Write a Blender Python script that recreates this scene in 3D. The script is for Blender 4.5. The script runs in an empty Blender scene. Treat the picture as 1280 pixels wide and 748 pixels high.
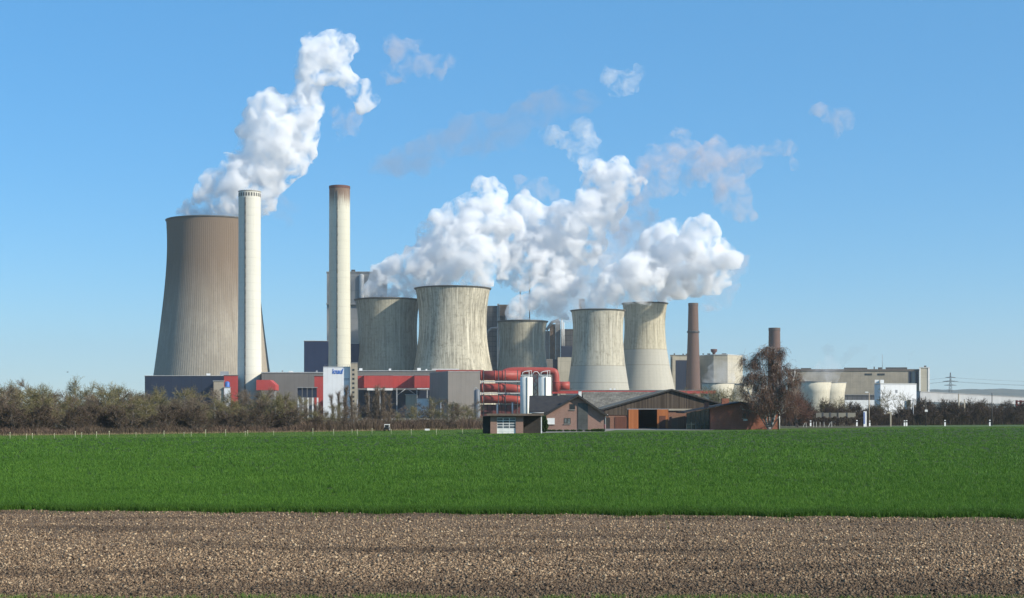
import bpy, math, random
import numpy as np
from mathutils import Vector, noise
R = math.radians
rng = np.random.default_rng(7)
random.seed(7)
SC = bpy.context.scene
COL = SC.collection
F, HZ, EYE = 1800.0, 514.0, 3.6          # focal length in photo pixels, horizon row, eye height in metres

def P(px, py, Y):
    return Vector(((px - 640.0) / F * Y, Y, EYE - (py - HZ) / F * Y))
def X_at(px, Y): return (px - 640.0) / F * Y
def Z_at(py, Y): return EYE - (py - HZ) / F * Y
def GY(py): return EYE * F / (py - HZ)    # distance of a ground point seen on row py

# ------------------------------------------------------------------ objects
def tag(o, label=None, cat=None, group=None, kind=None):
    if label: o['label'] = label
    if cat: o['category'] = cat
    if group: o['group'] = group
    if kind: o['kind'] = kind
    return o
def thing(name, label, cat, loc=(0, 0, 0), group=None):
    o = bpy.data.objects.new(name, None)
    COL.objects.link(o); o.location = loc; o.empty_display_size = 1
    return tag(o, label, cat, group)
def root_loc(o):
    while o.parent is not None: o = o.parent
    return Vector(o.location)
def copy_thing(root, loc, rz=0.0, s=1.0, label=None, group=None, sz=None):
    r = root.copy(); COL.objects.link(r)
    r.location = loc; r.rotation_euler = (0, 0, rz); r.scale = (s, s, sz or s)
    if label: r['label'] = label
    if group: r['group'] = group
    for ch in root.children:
        c = ch.copy(); COL.objects.link(c); c.parent = r
        for g in ch.children:
            d = g.copy(); COL.objects.link(d); d.parent = c
    return r

class MB:
    """collects vertices and faces of one mesh"""
    def __init__(s): s.v = []; s.f = []; s.m = []; s.sm = []
    def add(s, vs, fs, mi=0, smooth=False):
        b = len(s.v); s.v.extend([tuple(p) for p in vs])
        for f in fs:
            s.f.append([b + i for i in f]); s.m.append(mi); s.sm.append(smooth)
    def box(s, x0, x1, y0, y1, z0, z1, mi=0):
        v = [(x0,y0,z0),(x1,y0,z0),(x1,y1,z0),(x0,y1,z0),(x0,y0,z1),(x1,y0,z1),(x1,y1,z1),(x0,y1,z1)]
        s.add(v, [(0,3,2,1),(4,5,6,7),(0,1,5,4),(1,2,6,5),(2,3,7,6),(3,0,4,7)], mi)
    def prism(s, poly, z0, z1, mi=0):
        n = len(poly)
        v = [(p[0],p[1],z0) for p in poly] + [(p[0],p[1],z1) for p in poly]
        s.add(v, [list(range(n))[::-1], list(range(n, 2*n))] + [(i,(i+1)%n,n+(i+1)%n,n+i) for i in range(n)], mi)
    def slabxz(s, poly, y0, y1, mi=0):
        """polygon in the x-z plane with thickness along y"""
        n = len(poly)
        v = [(p[0],y0,p[1]) for p in poly] + [(p[0],y1,p[1]) for p in poly]
        s.add(v, [list(range(n)), list(range(n, 2*n))[::-1]] + [(i,n+i,n+(i+1)%n,(i+1)%n) for i in range(n)], mi)
    def tube(s, pts, rad, n=8, mi=0, smooth=True, caps=True):
        pts = [Vector(p) for p in pts]
        if not hasattr(rad, '__len__'): rad = [rad]*len(pts)
        vs = []; up = None
        for i, p in enumerate(pts):
            d = (pts[min(i+1,len(pts)-1)] - pts[max(i-1,0)])
            d = d.normalized() if d.length > 1e-9 else Vector((0,0,1))
            if up is None:
                up = Vector((0,0,1)) if abs(d.z) < .9 else Vector((1,0,0))
            a = d.cross(up).normalized(); b = a.cross(d).normalized(); up = b
            for k in range(n):
                t = 2*math.pi*k/n
                vs.append(p + (a*math.cos(t) + b*math.sin(t))*rad[i])
        fs = []
        for i in range(len(pts)-1):
            for k in range(n):
                fs.append((i*n+k, (i+1)*n+k, (i+1)*n+(k+1)%n, i*n+(k+1)%n))
        s.add(vs, fs, mi, smooth)
        if caps:
            m = (len(pts)-1)*n
            b = len(s.v) - len(vs)
            s.f.append([b+k for k in range(n)]); s.m.append(mi); s.sm.append(False)
            s.f.append([b+m+k for k in range(n)][::-1]); s.m.append(mi); s.sm.append(False)
    def lathe(s, prof, cx, cy, n=48, mi=0, smooth=True, close=False):
        """prof: (r, z) from the bottom up"""
        vs = []; fs = []
        for r, z in prof:
            for k in range(n):
                t = 2*math.pi*k/n
                vs.append((cx + r*math.cos(t), cy + r*math.sin(t), z))
        for i in range(len(prof)-1):
            for k in range(n):
                fs.append((i*n+k, i*n+(k+1)%n, (i+1)*n+(k+1)%n, (i+1)*n+k))
        s.add(vs, fs, mi, smooth)
        if close:
            b = len(s.v) - len(vs); m = (len(prof)-1)*n
            s.f.append([b+m+k for k in range(n)]); s.m.append(mi); s.sm.append(False)
    def ribbon(s, a, b, w, mi=0, w2=None):
        a = Vector(a); b = Vector(b); d = b - a
        q = d.cross(Vector((random.uniform(-1,1), random.uniform(-1,1), random.uniform(-1,1))))
        if q.length < 1e-9: return
        q = q.normalized()
        w2 = w*.45 if w2 is None else w2
        s.add([a-q*w/2, a+q*w/2, b+q*w2/2, b-q*w2/2], [(0,1,2,3)], mi)
    def build(s, name, mats, parent=None, label=None, origin=None):
        me = bpy.data.meshes.new(name)
        o0 = Vector(origin) if origin is not None else (root_loc(parent) if parent is not None else Vector((0,0,0)))
        v = np.array(s.v, dtype=np.float64).reshape(-1, 3) - np.array(o0)
        me.from_pydata(v.tolist(), [], s.f)
        for m in (mats if isinstance(mats, (list, tuple)) else [mats]): me.materials.append(m)
        me.polygons.foreach_set('material_index', s.m)
        me.polygons.foreach_set('use_smooth', s.sm)
        me.update()
        o = bpy.data.objects.new(name, me); COL.objects.link(o)
        if parent is not None: o.parent = parent
        elif origin is not None: o.location = o0
        if label: o['label'] = label
        return o

def raw_mesh(name, verts, tris, mats, mat_idx=None):
    """big numpy mesh of triangles"""
    me = bpy.data.meshes.new(name)
    verts = np.ascontiguousarray(verts, dtype=np.float32); tris = np.ascontiguousarray(tris, dtype=np.int32)
    me.vertices.add(len(verts)); me.vertices.foreach_set('co', verts.ravel())
    me.loops.add(tris.size); me.loops.foreach_set('vertex_index', tris.ravel())
    me.polygons.add(len(tris))
    me.polygons.foreach_set('loop_start', np.arange(0, tris.size, 3, dtype=np.int32))
    for m in (mats if isinstance(mats, (list, tuple)) else [mats]): me.materials.append(m)
    if mat_idx is not None: me.polygons.foreach_set('material_index', np.ascontiguousarray(mat_idx, dtype=np.int32))
    me.update(calc_edges=True)
    o = bpy.data.objects.new(name, me); COL.objects.link(o)
    return o

# ------------------------------------------------------------------ materials
class NT:
    def __init__(s, name):
        s.m = bpy.data.materials.new(name); s.m.use_nodes = True
        s.t = s.m.node_tree; s.t.nodes.clear()
        s.out = s.n('ShaderNodeOutputMaterial')
    def n(s, typ, **kw):
        nd = s.t.nodes.new(typ)
        for k, v in kw.items():
            if k.startswith('i_'):
                key = k[2:]; key = int(key) if key.isdigit() else key.replace('_', ' ')
                if hasattr(v, 'links'): s.t.links.new(v, nd.inputs[key])
                else: nd.inputs[key].default_value = v
            else: setattr(nd, k, v)
        return nd
    def link(s, a, b): s.t.links.new(a, b)
    def math(s, op, a, b=0.0, clamp=False):
        nd = s.n('ShaderNodeMath', operation=op, use_clamp=clamp)
        for i, v in enumerate((a, b)):
            if hasattr(v, 'links'): s.link(v, nd.inputs[i])
            else: nd.inputs[i].default_value = v
        return nd.outputs[0]
    def mix(s, fac, a, b, mode='MIX'):
        nd = s.n('ShaderNodeMix', data_type='RGBA', blend_type=mode)
        for i, v in ((0, fac), (6, a), (7, b)):
            if hasattr(v, 'links'): s.link(v, nd.inputs[i])
            elif isinstance(v, (tuple, list)): nd.inputs[i].default_value = (*v[:3], 1)
            else: nd.inputs[i].default_value = v
        return nd.outputs[2]
    def noise(s, vec, scale, detail=4, rough=.55, dist=0.0):
        nd = s.n('ShaderNodeTexNoise', i_Scale=scale, i_Detail=detail, i_Roughness=rough, i_Distortion=dist)
        if vec is not None: s.link(vec, nd.inputs['Vector'])
        return nd.outputs[0]
    def ramp(s, fac, lo, hi):
        nd = s.n('ShaderNodeMapRange', i_1=lo, i_2=hi); nd.clamp = True
        s.link(fac, nd.inputs[0]); return nd.outputs[0]
    def obj(s): return s.n('ShaderNodeTexCoord').outputs['Object']
    def mapped(s, vec, scale):
        nd = s.n('ShaderNodeMapping'); s.link(vec, nd.inputs[0]); nd.inputs['Scale'].default_value = scale
        return nd.outputs[0]
    def bump(s, h, strength, dist):
        nd = s.n('ShaderNodeBump', i_Strength=strength, i_Distance=dist); s.link(h, nd.inputs['Height'])
        return nd.outputs[0]
    def finish(s, color, rough=.8, normal=None, metallic=0.0, spec=.3):
        b = s.n('ShaderNodeBsdfPrincipled', i_Metallic=metallic)
        for k, v in (('Base Color', color), ('Roughness', rough), ('Specular IOR Level', spec)):
            if hasattr(v, 'links'): s.link(v, b.inputs[k])
            elif isinstance(v, (tuple, list)): b.inputs[k].default_value = (*v[:3], 1)
            else: b.inputs[k].default_value = v
        if normal is not None: s.link(normal, b.inputs['Normal'])
        s.link(b.outputs[0], s.out.inputs['Surface'])
        return s.m

def surf(name, c1, c2=None, scale=.4, rough=.8, streak=0.0, streak_col=None, bump=0.0, spec=.3, panel=None, panel_dark=.75):
    """painted or rendered surface with uneven tone, optional vertical run-off streaks and panel joints (metres)"""
    t = NT(name); o = t.obj()
    c2 = c2 or tuple(x*.8 for x in c1)
    n1 = t.noise(o, scale, 5, .6)
    col = t.mix(t.ramp(n1, .35, .65), c1, c2)
    if streak:
        st = t.noise(t.mapped(o, (1.2, 1.2, .05)), .9, 4, .6)
        col = t.mix(t.math('MULTIPLY', t.ramp(st, .5, .75), streak), col, streak_col or tuple(x*.55 for x in c1))
    if panel:
        sx = t.n('ShaderNodeSeparateXYZ'); t.link(o, sx.inputs[0])
        u = t.math('ADD', sx.outputs[0], t.math('MULTIPLY', sx.outputs[1], 1.0))
        fu = t.math('FRACT', t.math('DIVIDE', u, panel[0]))
        ln = t.math('LESS_THAN', fu, panel[2])
        if panel[1]:
            fz = t.math('FRACT', t.math('DIVIDE', sx.outputs[2], panel[1]))
            ln = t.math('MAXIMUM', ln, t.math('LESS_THAN', fz, panel[2]))
        col = t.mix(t.math('MULTIPLY', ln, 1-panel_dark), col, (0,0,0))
    nrm = t.bump(t.noise(o, scale*6, 3), bump, .1) if bump else None
    return t.finish(col, rough, nrm, 0.0, spec)

def leafy(name, c1, c2, c3=None, transl=.35, rough=.6, spec=.1):
    """thin plant matter: colour differs from piece to piece"""
    t = NT(name)
    g = t.n('ShaderNodeNewGeometry')
    rnd = g.outputs['Random Per Island']
    big = t.noise(t.n('ShaderNodeTexCoord').outputs['Object'], .06, 4, .6)
    col = t.mix(rnd, c1, c2)
    if c3: col = t.mix(t.math('MULTIPLY', t.ramp(big, .42, .62), .55), col, c3)
    b = t.n('ShaderNodeBsdfPrincipled', i_Roughness=rough); b.inputs['Specular IOR Level'].default_value = spec
    t.link(col, b.inputs['Base Color'])
    if transl:
        tr = t.n('ShaderNodeBsdfTranslucent'); t.link(col, tr.inputs[0])
        mx = t.n('ShaderNodeMixShader', i_0=transl); t.link(b.outputs[0], mx.inputs[1]); t.link(tr.outputs[0], mx.inputs[2])
        t.link(mx.outputs[0], t.out.inputs['Surface'])
    else: t.link(b.outputs[0], t.out.inputs['Surface'])
    return t.m

def vol(name, density, col=(.99,.99,.995), aniso=0.2, noise_scale=0, lo=.35, hi=.6, step=.2):
    t = NT(name)
    v = t.n('ShaderNodeVolumePrincipled', i_Density=density, i_Anisotropy=aniso)
    v.inputs['Color'].default_value = (*col, 1)
    if noise_scale:
        n = t.noise(t.obj(), noise_scale, 5, .64, .6)
        t.link(t.math('MULTIPLY', t.ramp(n, lo, hi), density), v.inputs['Density'])
        t.m.cycles.volume_step_rate = step
    t.link(v.outputs[0], t.out.inputs['Volume'])
    return t.m
USE_DN = True
# ------------------------------------------------------------------ camera, sky, sun
cam = bpy.data.cameras.new('camera'); cam_o = bpy.data.objects.new('camera', cam); COL.objects.link(cam_o)
cam_o.location = (0, 0, EYE); cam_o.rotation_euler = (R(90), 0, 0)
cam.sensor_width = 36; cam.lens = 36*F/1280; cam.shift_y = (HZ-374)/1280
cam.clip_start = .5; cam.clip_end = 40000
SC.camera = cam_o
SUN_EL, SUN_AZ = 30.0, 62.0      # azimuth: degrees to the right of straight behind the camera
sd = Vector((math.sin(R(SUN_AZ))*math.cos(R(SUN_EL)), -math.cos(R(SUN_AZ))*math.cos(R(SUN_EL)), math.sin(R(SUN_EL))))
w = bpy.data.worlds.new('World'); SC.world = w; w.use_nodes = True
wt = w.node_tree; wt.nodes.clear()
sky = wt.nodes.new('ShaderNodeTexSky'); sky.sky_type = 'NISHITA'; sky.sun_disc = False
sky.sun_elevation = R(SUN_EL)
sky.sun_rotation = math.atan2(sd.x, sd.y)
sky.altitude = 0; sky.air_density = 1.0; sky.dust_density = 0; sky.ozone_density = 6.0
bg = wt.nodes.new('ShaderNodeBackground'); bg.inputs[1].default_value = .115
wo = wt.nodes.new('ShaderNodeOutputWorld')
hs = wt.nodes.new('ShaderNodeHueSaturation'); hs.inputs['Saturation'].default_value = 1.25
wt.links.new(sky.outputs[0], hs.inputs['Color']); mx = wt.nodes.new('ShaderNodeMix'); mx.data_type = 'RGBA'; mx.inputs[0].default_value = .42; mx.inputs[7].default_value = (1.35, 3.35, 5.5, 1)
wt.links.new(hs.outputs[0], mx.inputs[6]); wt.links.new(mx.outputs[2], bg.inputs[0]); wt.links.new(bg.outputs[0], wo.inputs[0])
sun = bpy.data.lights.new('sun', 'SUN'); sun.energy = 5.0; sun.angle = R(.5); sun.color = (1, .925, .79)
sun_o = bpy.data.objects.new('sun', sun); COL.objects.link(sun_o)
sun_o.rotation_euler = sd.to_track_quat('Z', 'Y').to_euler(); sun_o.location = (60, -60, 80)
vs = SC.view_settings
SC.display_settings.display_device = 'sRGB'
vs.view_transform = 'Standard'; vs.look = 'None'; vs.gamma = 1; vs.use_curve_mapping = False; vs.exposure = .42
cy = SC.cycles
cy.use_denoising = USE_DN; cy.denoiser = 'OPENIMAGEDENOISE'; cy.denoising_input_passes = 'RGB_ALBEDO_NORMAL'; cy.denoising_prefilter = 'ACCURATE'
cy.volume_bounces = 14; cy.max_bounces = 18; cy.diffuse_bounces = 3; cy.transparent_max_bounces = 12
cy.volume_max_steps = 256; cy.volume_step_rate = 1.0
cy.sample_clamp_indirect = 6
# ------------------------------------------------------------------ ground sheets
def sheet(name, pts, z, m, kind='structure'):
    mb = MB(); mb.add([(p[0], p[1], z) for p in pts], [list(range(len(pts)))])
    return tag(mb.build(name, m), kind=kind)
def near_edge(x): return 50.3 - .109*x                       # crop / bare soil boundary
def far_pts():                                               # crop / meadow boundary
    return [(X_at(px, GY(py)), GY(py)) for px, py in ((-220,552),(0,549.5),(200,548),(400,546),(600,543.5),(740,542),(830,540.5),(900,540),(1000,538.4),(1280,535.6),(1500,535))]
def far_edge(x):
    f = far_pts(); return np.interp(x, [p[0] for p in f], [p[1] for p in f])

t = NT('rough ground'); o = t.obj()
c = t.mix(t.ramp(t.noise(o, .02, 6, .6), .4, .6), (.085,.085,.045), (.12,.10,.065))
ground_m = t.finish(c, .95, t.bump(t.noise(o, .8, 4), .5, .2), spec=.1)
sheet('ground', [(-7500,-400),(7500,-400),(7500,7400),(-7500,7400)], 0, ground_m)
t = NT('field soil'); o = t.obj()
c = t.mix(t.ramp(t.noise(o, 9, 5, .7), .35, .65), (.125,.083,.052), (.21,.147,.095))
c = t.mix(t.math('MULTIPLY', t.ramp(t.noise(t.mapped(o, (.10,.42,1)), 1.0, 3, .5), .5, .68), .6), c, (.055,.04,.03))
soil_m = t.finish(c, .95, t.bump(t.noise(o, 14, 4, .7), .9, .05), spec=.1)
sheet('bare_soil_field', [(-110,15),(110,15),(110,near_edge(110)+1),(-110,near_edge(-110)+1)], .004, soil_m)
t = NT('soil under the crop'); o = t.obj()
c = t.mix(t.noise(o, 3, 4), (.03,.06,.010), (.05,.075,.016))
cropsoil_m = t.finish(c, .95, spec=.1)
fp = far_pts()
sheet('crop_field', [(fp[0][0]-5, near_edge(fp[0][0]-5)), (fp[-1][0]+5, near_edge(120)-2), (fp[-1][0]+5, fp[-1][1])] + fp[::-1] + [(fp[0][0]-5, fp[0][1])], .008, cropsoil_m)
t = NT('meadow turf'); o = t.obj()
c = t.mix(t.ramp(t.noise(o, .25, 5, .65), .4, .62), (.055,.115,.02), (.085,.13,.03))
c = t.mix(t.math('MULTIPLY', t.ramp(t.noise(t.mapped(o, (.3,1.6,1)), .12, 3), .52, .66), .5), c, (.05,.075,.02))
meadow_m = t.finish(c, .95, t.bump(t.noise(o, 3, 4), .8, .15), spec=.1)
sheet('meadow', [(p[0], p[1]+.3) for p in fp] + [(260, 420), (110, 420), (100, 360), (70, 300), (-6, 285), (-40, 262), (-110, 236), (-180, 236)], .012, meadow_m)
t = NT('farmyard paving'); o = t.obj()
yard_m = t.finish(t.mix(t.noise(o, 1.5, 5), (.16,.15,.14), (.26,.24,.22)), .9)
sheet('farmyard', [(X_at(653,226.5),226.5),(X_at(690,240),240),(X_at(756,252.5),252.5),(X_at(770,272),272),(X_at(890,268),268),(X_at(905,300),300),(X_at(700,300),300),(X_at(653,240),240)], .016, yard_m)
t = NT('asphalt'); o = t.obj()
asph_m = t.finish(t.mix(t.noise(o, 2, 5), (.05,.052,.056), (.09,.09,.095)), .75)
sheet('road', [(62,338),(300,372),(300,378),(62,344)], .02, asph_m)
line_m = surf('road paint', (.75,.75,.72), (.6,.6,.58), 2)
sheet('road_marking', [(62,338.4),(300,372.4),(300,372.6),(62,338.6)], .024, line_m)
sheet('gravel_verge', [(62,336.2),(300,370),(300,371.9),(62,337.9)], .018, surf('pale gravel verge', (.30,.27,.2), (.2,.2,.12), 1.5))

# ------------------------------------------------------------------ winter wheat: blades, thinner than a pixel, seen at about the same density everywhere
def blades(n, px0, px1, y_of, h_of, w_of, lean=.5, seed=1):
    g = np.random.default_rng(seed)
    px = g.uniform(px0, px1, n); Y, ok = y_of(px, g, n)
    X = (px-640)/F*Y
    X, Y = X[ok], Y[ok]; n = len(X)
    h = h_of(X, Y, g, n); wd = w_of(X, Y, g, n)
    a = g.uniform(0, 2*np.pi, n); ln = g.uniform(.1, lean, n)*h; a2 = a + g.normal(0, 1.2, n) + 1.57
    dx, dy = np.cos(a)*wd/2, np.sin(a)*wd/2
    z0 = np.full(n, .0)
    v = np.empty((n, 5, 3), np.float32)
    lx, ly = np.cos(a2)*ln, np.sin(a2)*ln
    v[:,0] = np.stack([X-dx, Y-dy, z0], 1); v[:,1] = np.stack([X+dx, Y+dy, z0], 1)
    v[:,2] = np.stack([X-dx*.8+lx*.35, Y-dy*.8+ly*.35, h*.62], 1); v[:,3] = np.stack([X+dx*.8+lx*.35, Y+dy*.8+ly*.35, h*.62], 1)
    v[:,4] = np.stack([X+lx, Y+ly, h*g.uniform(.85,1,n)], 1)
    b = (np.arange(n)*5)[:,None]
    tr = np.concatenate([b+np.array([[0,1,3]]), b+np.array([[0,3,2]]), b+np.array([[2,3,4]])], 1).reshape(-1, 3)
    return v.reshape(-1, 3), tr
def lownoise(X, Y, s):
    return (np.sin(X*s*1.3+np.sin(Y*s*.7)*2)+np.sin(Y*s*1.1+np.sin(X*s*.9+1)*2)+np.sin((X+Y)*s*.37+2))/3
def tram(X, Y):
    s_ = Y+.109*X; f = np.ones_like(s_)
    for q in (61, 62.9, 82, 83.9, 103, 104.9, 124, 125.9, 145, 146.9, 166, 167.9):
        f = np.where(np.abs(s_-q+.15*np.sin(X*.2)) < .22, .42, f)
    return f
def wheat_y(px, g, n):
    m = n//10
    pc = g.uniform(-330, 1610, m); u = g.uniform(0, 1, m); k = (pc-640)/F; ny = 50.3/(1+.109*k)
    fy = np.interp(pc, [-220,0,200,400,600,740,830,900,1000,1280,1500], [GY(q) for q in (552,549.5,548,546,543.5,542,540.5,540,538.4,535.6,535)])
    row_n, row_f = EYE*F/ny, EYE*F/fy
    Yc = EYE*F/(row_n*u + row_f*(1-u)); Xc = k*Yc
    sc_ = np.clip(Yc/50, 1, 2.2); idx = g.integers(0, m, n)
    X = Xc[idx] + g.normal(0, .055, n)*sc_[idx]; Y = Yc[idx] + g.normal(0, .075, n)*sc_[idx]
    px[:] = X/Y*F + 640
    return Y, g.uniform(0,1,n) < 1 - .3*(lownoise(X, Y*2.2, .35) > .5)
wv, wt_ = blades(790000, -330, 1610, wheat_y,
    lambda X, Y, g, n: (.15 + .05*g.uniform(0,1,n) + .03*lownoise(X*.5, Y*2.5, .5) + .02*lownoise(X*2.1+5, Y*5, .5))*tram(X, Y) ,
    lambda X, Y, g, n: .011 + np.maximum(Y-50, 0)*.00046, .75, 3)
edge_n = 77000
def edge_y(px, g, n):
    k = (px-640)/F
    return 50.3/(1+.109*k) + np.abs(g.normal(0, 1.1, n)) - .15 - (g.uniform(0,1,n) < .05)*g.exponential(.8, n) + .55*np.sin(px*.05)*np.sin(px*.013+1) + .12*np.sin(px*.31)*np.sin(px*.09), np.ones(n, bool)
ev, et = blades(edge_n, -330, 1610, edge_y, lambda X, Y, g, n: .17 + .09*g.uniform(0,1,n), lambda X, Y, g, n: np.full(n, .013), .7, 4)
wheat_m = leafy('young wheat', (.048,.13,.016), (.13,.25,.038), (.062,.142,.02), .32, .5)
margin_m = leafy('darker wheat leaves at the margin', (.03,.085,.012), (.075,.15,.02), (.04,.09,.014), .25, .5)  # darker green than the rest of the crop, along the near edge
wo_ = raw_mesh('wheat_crop', np.concatenate([wv, ev]), np.concatenate([wt_, et+len(wv)]), [wheat_m, margin_m], np.r_[np.zeros(len(wt_)), np.ones(len(et))])
tag(wo_, 'bright green young wheat filling the field between bare soil and farm', 'crop', kind='stuff')
# stray grass on the bank at the lower frame edge
def verge_y(px, g, n):
    Y = 27.75 - np.abs(g.normal(0, .8, n)) + .25*np.sin(px*.021+1)*np.sin(px*.0077)
    return Y, g.uniform(0,1,n) < .35+.65*(np.sin(px*.05+np.sin(px*.017)*3) > -.3)
vv, vt = blades(16000, -300, 1600, verge_y, lambda X, Y, g, n: .05+.07*g.uniform(0,1,n), lambda X, Y, g, n: np.full(n, .009), .9, 5)
verge_m = leafy('verge grass', (.09,.18,.03), (.18,.24,.06), None, .3)
tag(raw_mesh('verge_grass', vv, vt, verge_m), 'short tufted grass along the near edge of the bare soil', 'grass', kind='stuff')

# ------------------------------------------------------------------ clods on the bare soil
def clods(n, seed):
    g = np.random.default_rng(seed)
    px = g.uniform(-330, 1610, n); k = (px-640)/F
    ny = 50.3/(1+.109*k)
    u = g.uniform(0, 1, n)
    Y = EYE*F/((EYE*F/ny)*(1-u) + (EYE*F/25.5)*u)
    X = k*Y
    s = np.clip(g.lognormal(-4.05, .50, n), .009, .055)
    base = np.array([[1,0,0],[-1,0,0],[0,1,0],[0,-1,0],[0,0,1],[0,0,-1],], float)
    v = base[None]*s[:,None,None]*g.uniform(.6,1.25,(n,6,1)) + g.normal(0,.22,(n,6,3))*s[:,None,None]
    # random turn
    q = g.normal(size=(n,4)); q /= np.linalg.norm(q, axis=1)[:,None]
    w_, x, y, z = q.T
    M = np.stack([1-2*(y*y+z*z),2*(x*y-z*w_),2*(x*z+y*w_),2*(x*y+z*w_),1-2*(x*x+z*z),2*(y*z-x*w_),2*(x*z-y*w_),2*(y*z+x*w_),1-2*(x*x+y*y)],1).reshape(n,3,3)
    v = np.einsum('nij,nkj->nki', M, v)
    v[:,:,0] += X[:,None]; v[:,:,1] += Y[:,None]; v[:,:,2] = v[:,:,2]*.8 + (s*.35)[:,None]
    T = np.array([[0,2,4],[2,1,4],[1,3,4],[3,0,4],[2,0,5],[1,2,5],[3,1,5],[0,3,5]])
    tr = (np.arange(n)*6)[:,None,None] + T[None]
    return v.reshape(-1,3), tr.reshape(-1,3)
t = NT('dry clods'); rnd = t.n('ShaderNodeNewGeometry').outputs['Random Per Island']
cr = t.n('ShaderNodeValToRGB'); t.link(rnd, cr.inputs[0])
e = cr.color_ramp.elements
e[0].position = 0; e[0].color = (.06,.04,.027,1); e[1].position = 1; e[1].color = (.52,.39,.25,1)
a = e.new(.45); a.color = (.21,.142,.09,1); a = e.new(.86); a.color = (.345,.245,.152,1)
dark_soil = t.ramp(t.noise(t.mapped(t.obj(), (.10,.42,1)), 1.0, 3, .5), .5, .68)  # uneven darker patches, joined below by the darker near right
def near_dark(t):
    """darker soil towards the near right of the field, with a ragged rim"""
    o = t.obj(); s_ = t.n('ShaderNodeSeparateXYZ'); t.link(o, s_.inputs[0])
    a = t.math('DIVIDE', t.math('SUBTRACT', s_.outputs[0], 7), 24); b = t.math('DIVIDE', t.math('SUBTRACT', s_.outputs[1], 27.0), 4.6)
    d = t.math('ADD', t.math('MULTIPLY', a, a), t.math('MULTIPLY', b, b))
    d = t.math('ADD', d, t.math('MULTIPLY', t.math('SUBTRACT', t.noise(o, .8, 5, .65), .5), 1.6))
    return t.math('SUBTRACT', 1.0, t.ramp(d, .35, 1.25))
dark_soil = t.math('MAXIMUM', dark_soil, near_dark(t))
clod_m = t.finish(t.mix(t.math('MULTIPLY', dark_soil, .62), cr.outputs[0], (.055,.04,.03)), .95, spec=.1)
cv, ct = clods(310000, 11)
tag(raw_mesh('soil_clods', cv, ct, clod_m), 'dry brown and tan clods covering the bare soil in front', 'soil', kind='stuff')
# ------------------------------------------------------------------ concrete for towers and stacks
def tower_mat(name, base, dark, light, stain_lo=None, stain_hi=None, stain_col=None, split=None, low=None, mott=.6, drips=.5, rings=(), axis_u=40):
    """weathered concrete: the pattern runs round the shell (object origin on the axis)"""
    t = NT(name); o = t.obj(); s = t.n('ShaderNodeSeparateXYZ'); t.link(o, s.inputs[0])
    ang = t.math('ARCTAN2', s.outputs[1], s.outputs[0]); z = s.outputs[2]
    def rnd_coord(zs, seed):
        c_ = t.n('ShaderNodeCombineXYZ'); t.link(t.math('MULTIPLY', ang, axis_u), c_.inputs[0]); t.link(t.math('MULTIPLY', z, zs), c_.inputs[1]); c_.inputs[2].default_value = seed
        return c_.outputs[0]
    streak = t.noise(rnd_coord(.07, 0), .30, 5, .7)
    fine = t.noise(rnd_coord(.09, 4), .75, 3, .6)
    drip = t.noise(rnd_coord(.05, 7), .55, 3, .6)
    grain = t.noise(o, .42, 6, .75); big = t.noise(o, .055, 4, .6)
    patch = t.math('ADD', .35, t.math('MULTIPLY', t.ramp(t.noise(o, .035, 3, .6, .4), .40, .60), .65))
    col = t.mix(t.math('MULTIPLY', t.math('MULTIPLY', t.ramp(streak, .44, .60), patch), mott), base, dark)
    col = t.mix(t.math('MULTIPLY', t.math('MULTIPLY', t.ramp(fine, .47, .62), patch), mott*.85), col, tuple(x*.8 for x in dark))
    col = t.mix(t.math('MULTIPLY', t.ramp(grain, .50, .64), mott*.6), col, tuple(x*.7 for x in dark))
    col = t.mix(t.math('MULTIPLY', t.ramp(big, .42, .62), .45), col, tuple(x*.68 for x in base))
    if drips: col = t.mix(t.math('MULTIPLY', t.math('MULTIPLY', t.ramp(drip, .56, .64), t.ramp(big, .38, .55)), drips), col, light)
    if stain_lo is not None:
        zz = t.math('ADD', z, t.math('MULTIPLY', t.math('SUBTRACT', streak, .5), (stain_hi-stain_lo)*.7))
        col = t.mix(t.math('MULTIPLY', t.ramp(zz, stain_lo, stain_hi), .85), col, stain_col)
    if split is not None:
        lowc = t.mix(t.math('MULTIPLY', t.ramp(grain, .4, .7), .3), low, tuple(x*.8 for x in low))
        lowc = t.mix(t.math('MULTIPLY', t.ramp(streak, .42, .62), .4), lowc, tuple(x*.75 for x in low))
        col = t.mix(t.math('LESS_THAN', z, split), col, lowc)
    for rz in rings:
        d = t.math('ABSOLUTE', t.math('SUBTRACT', z, rz))
        col = t.mix(t.math('MULTIPLY', t.math('LESS_THAN', d, .35), .35), col, dark)
    # formwork lifts
    lift = t.math('LESS_THAN', t.math('FRACT', t.math('DIVIDE', z, 2.4)), .09)
    col = t.mix(t.math('MULTIPLY', lift, .12), col, dark)
    return t.finish(col, .9, t.bump(grain, .25, .3), spec=.15)

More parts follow.
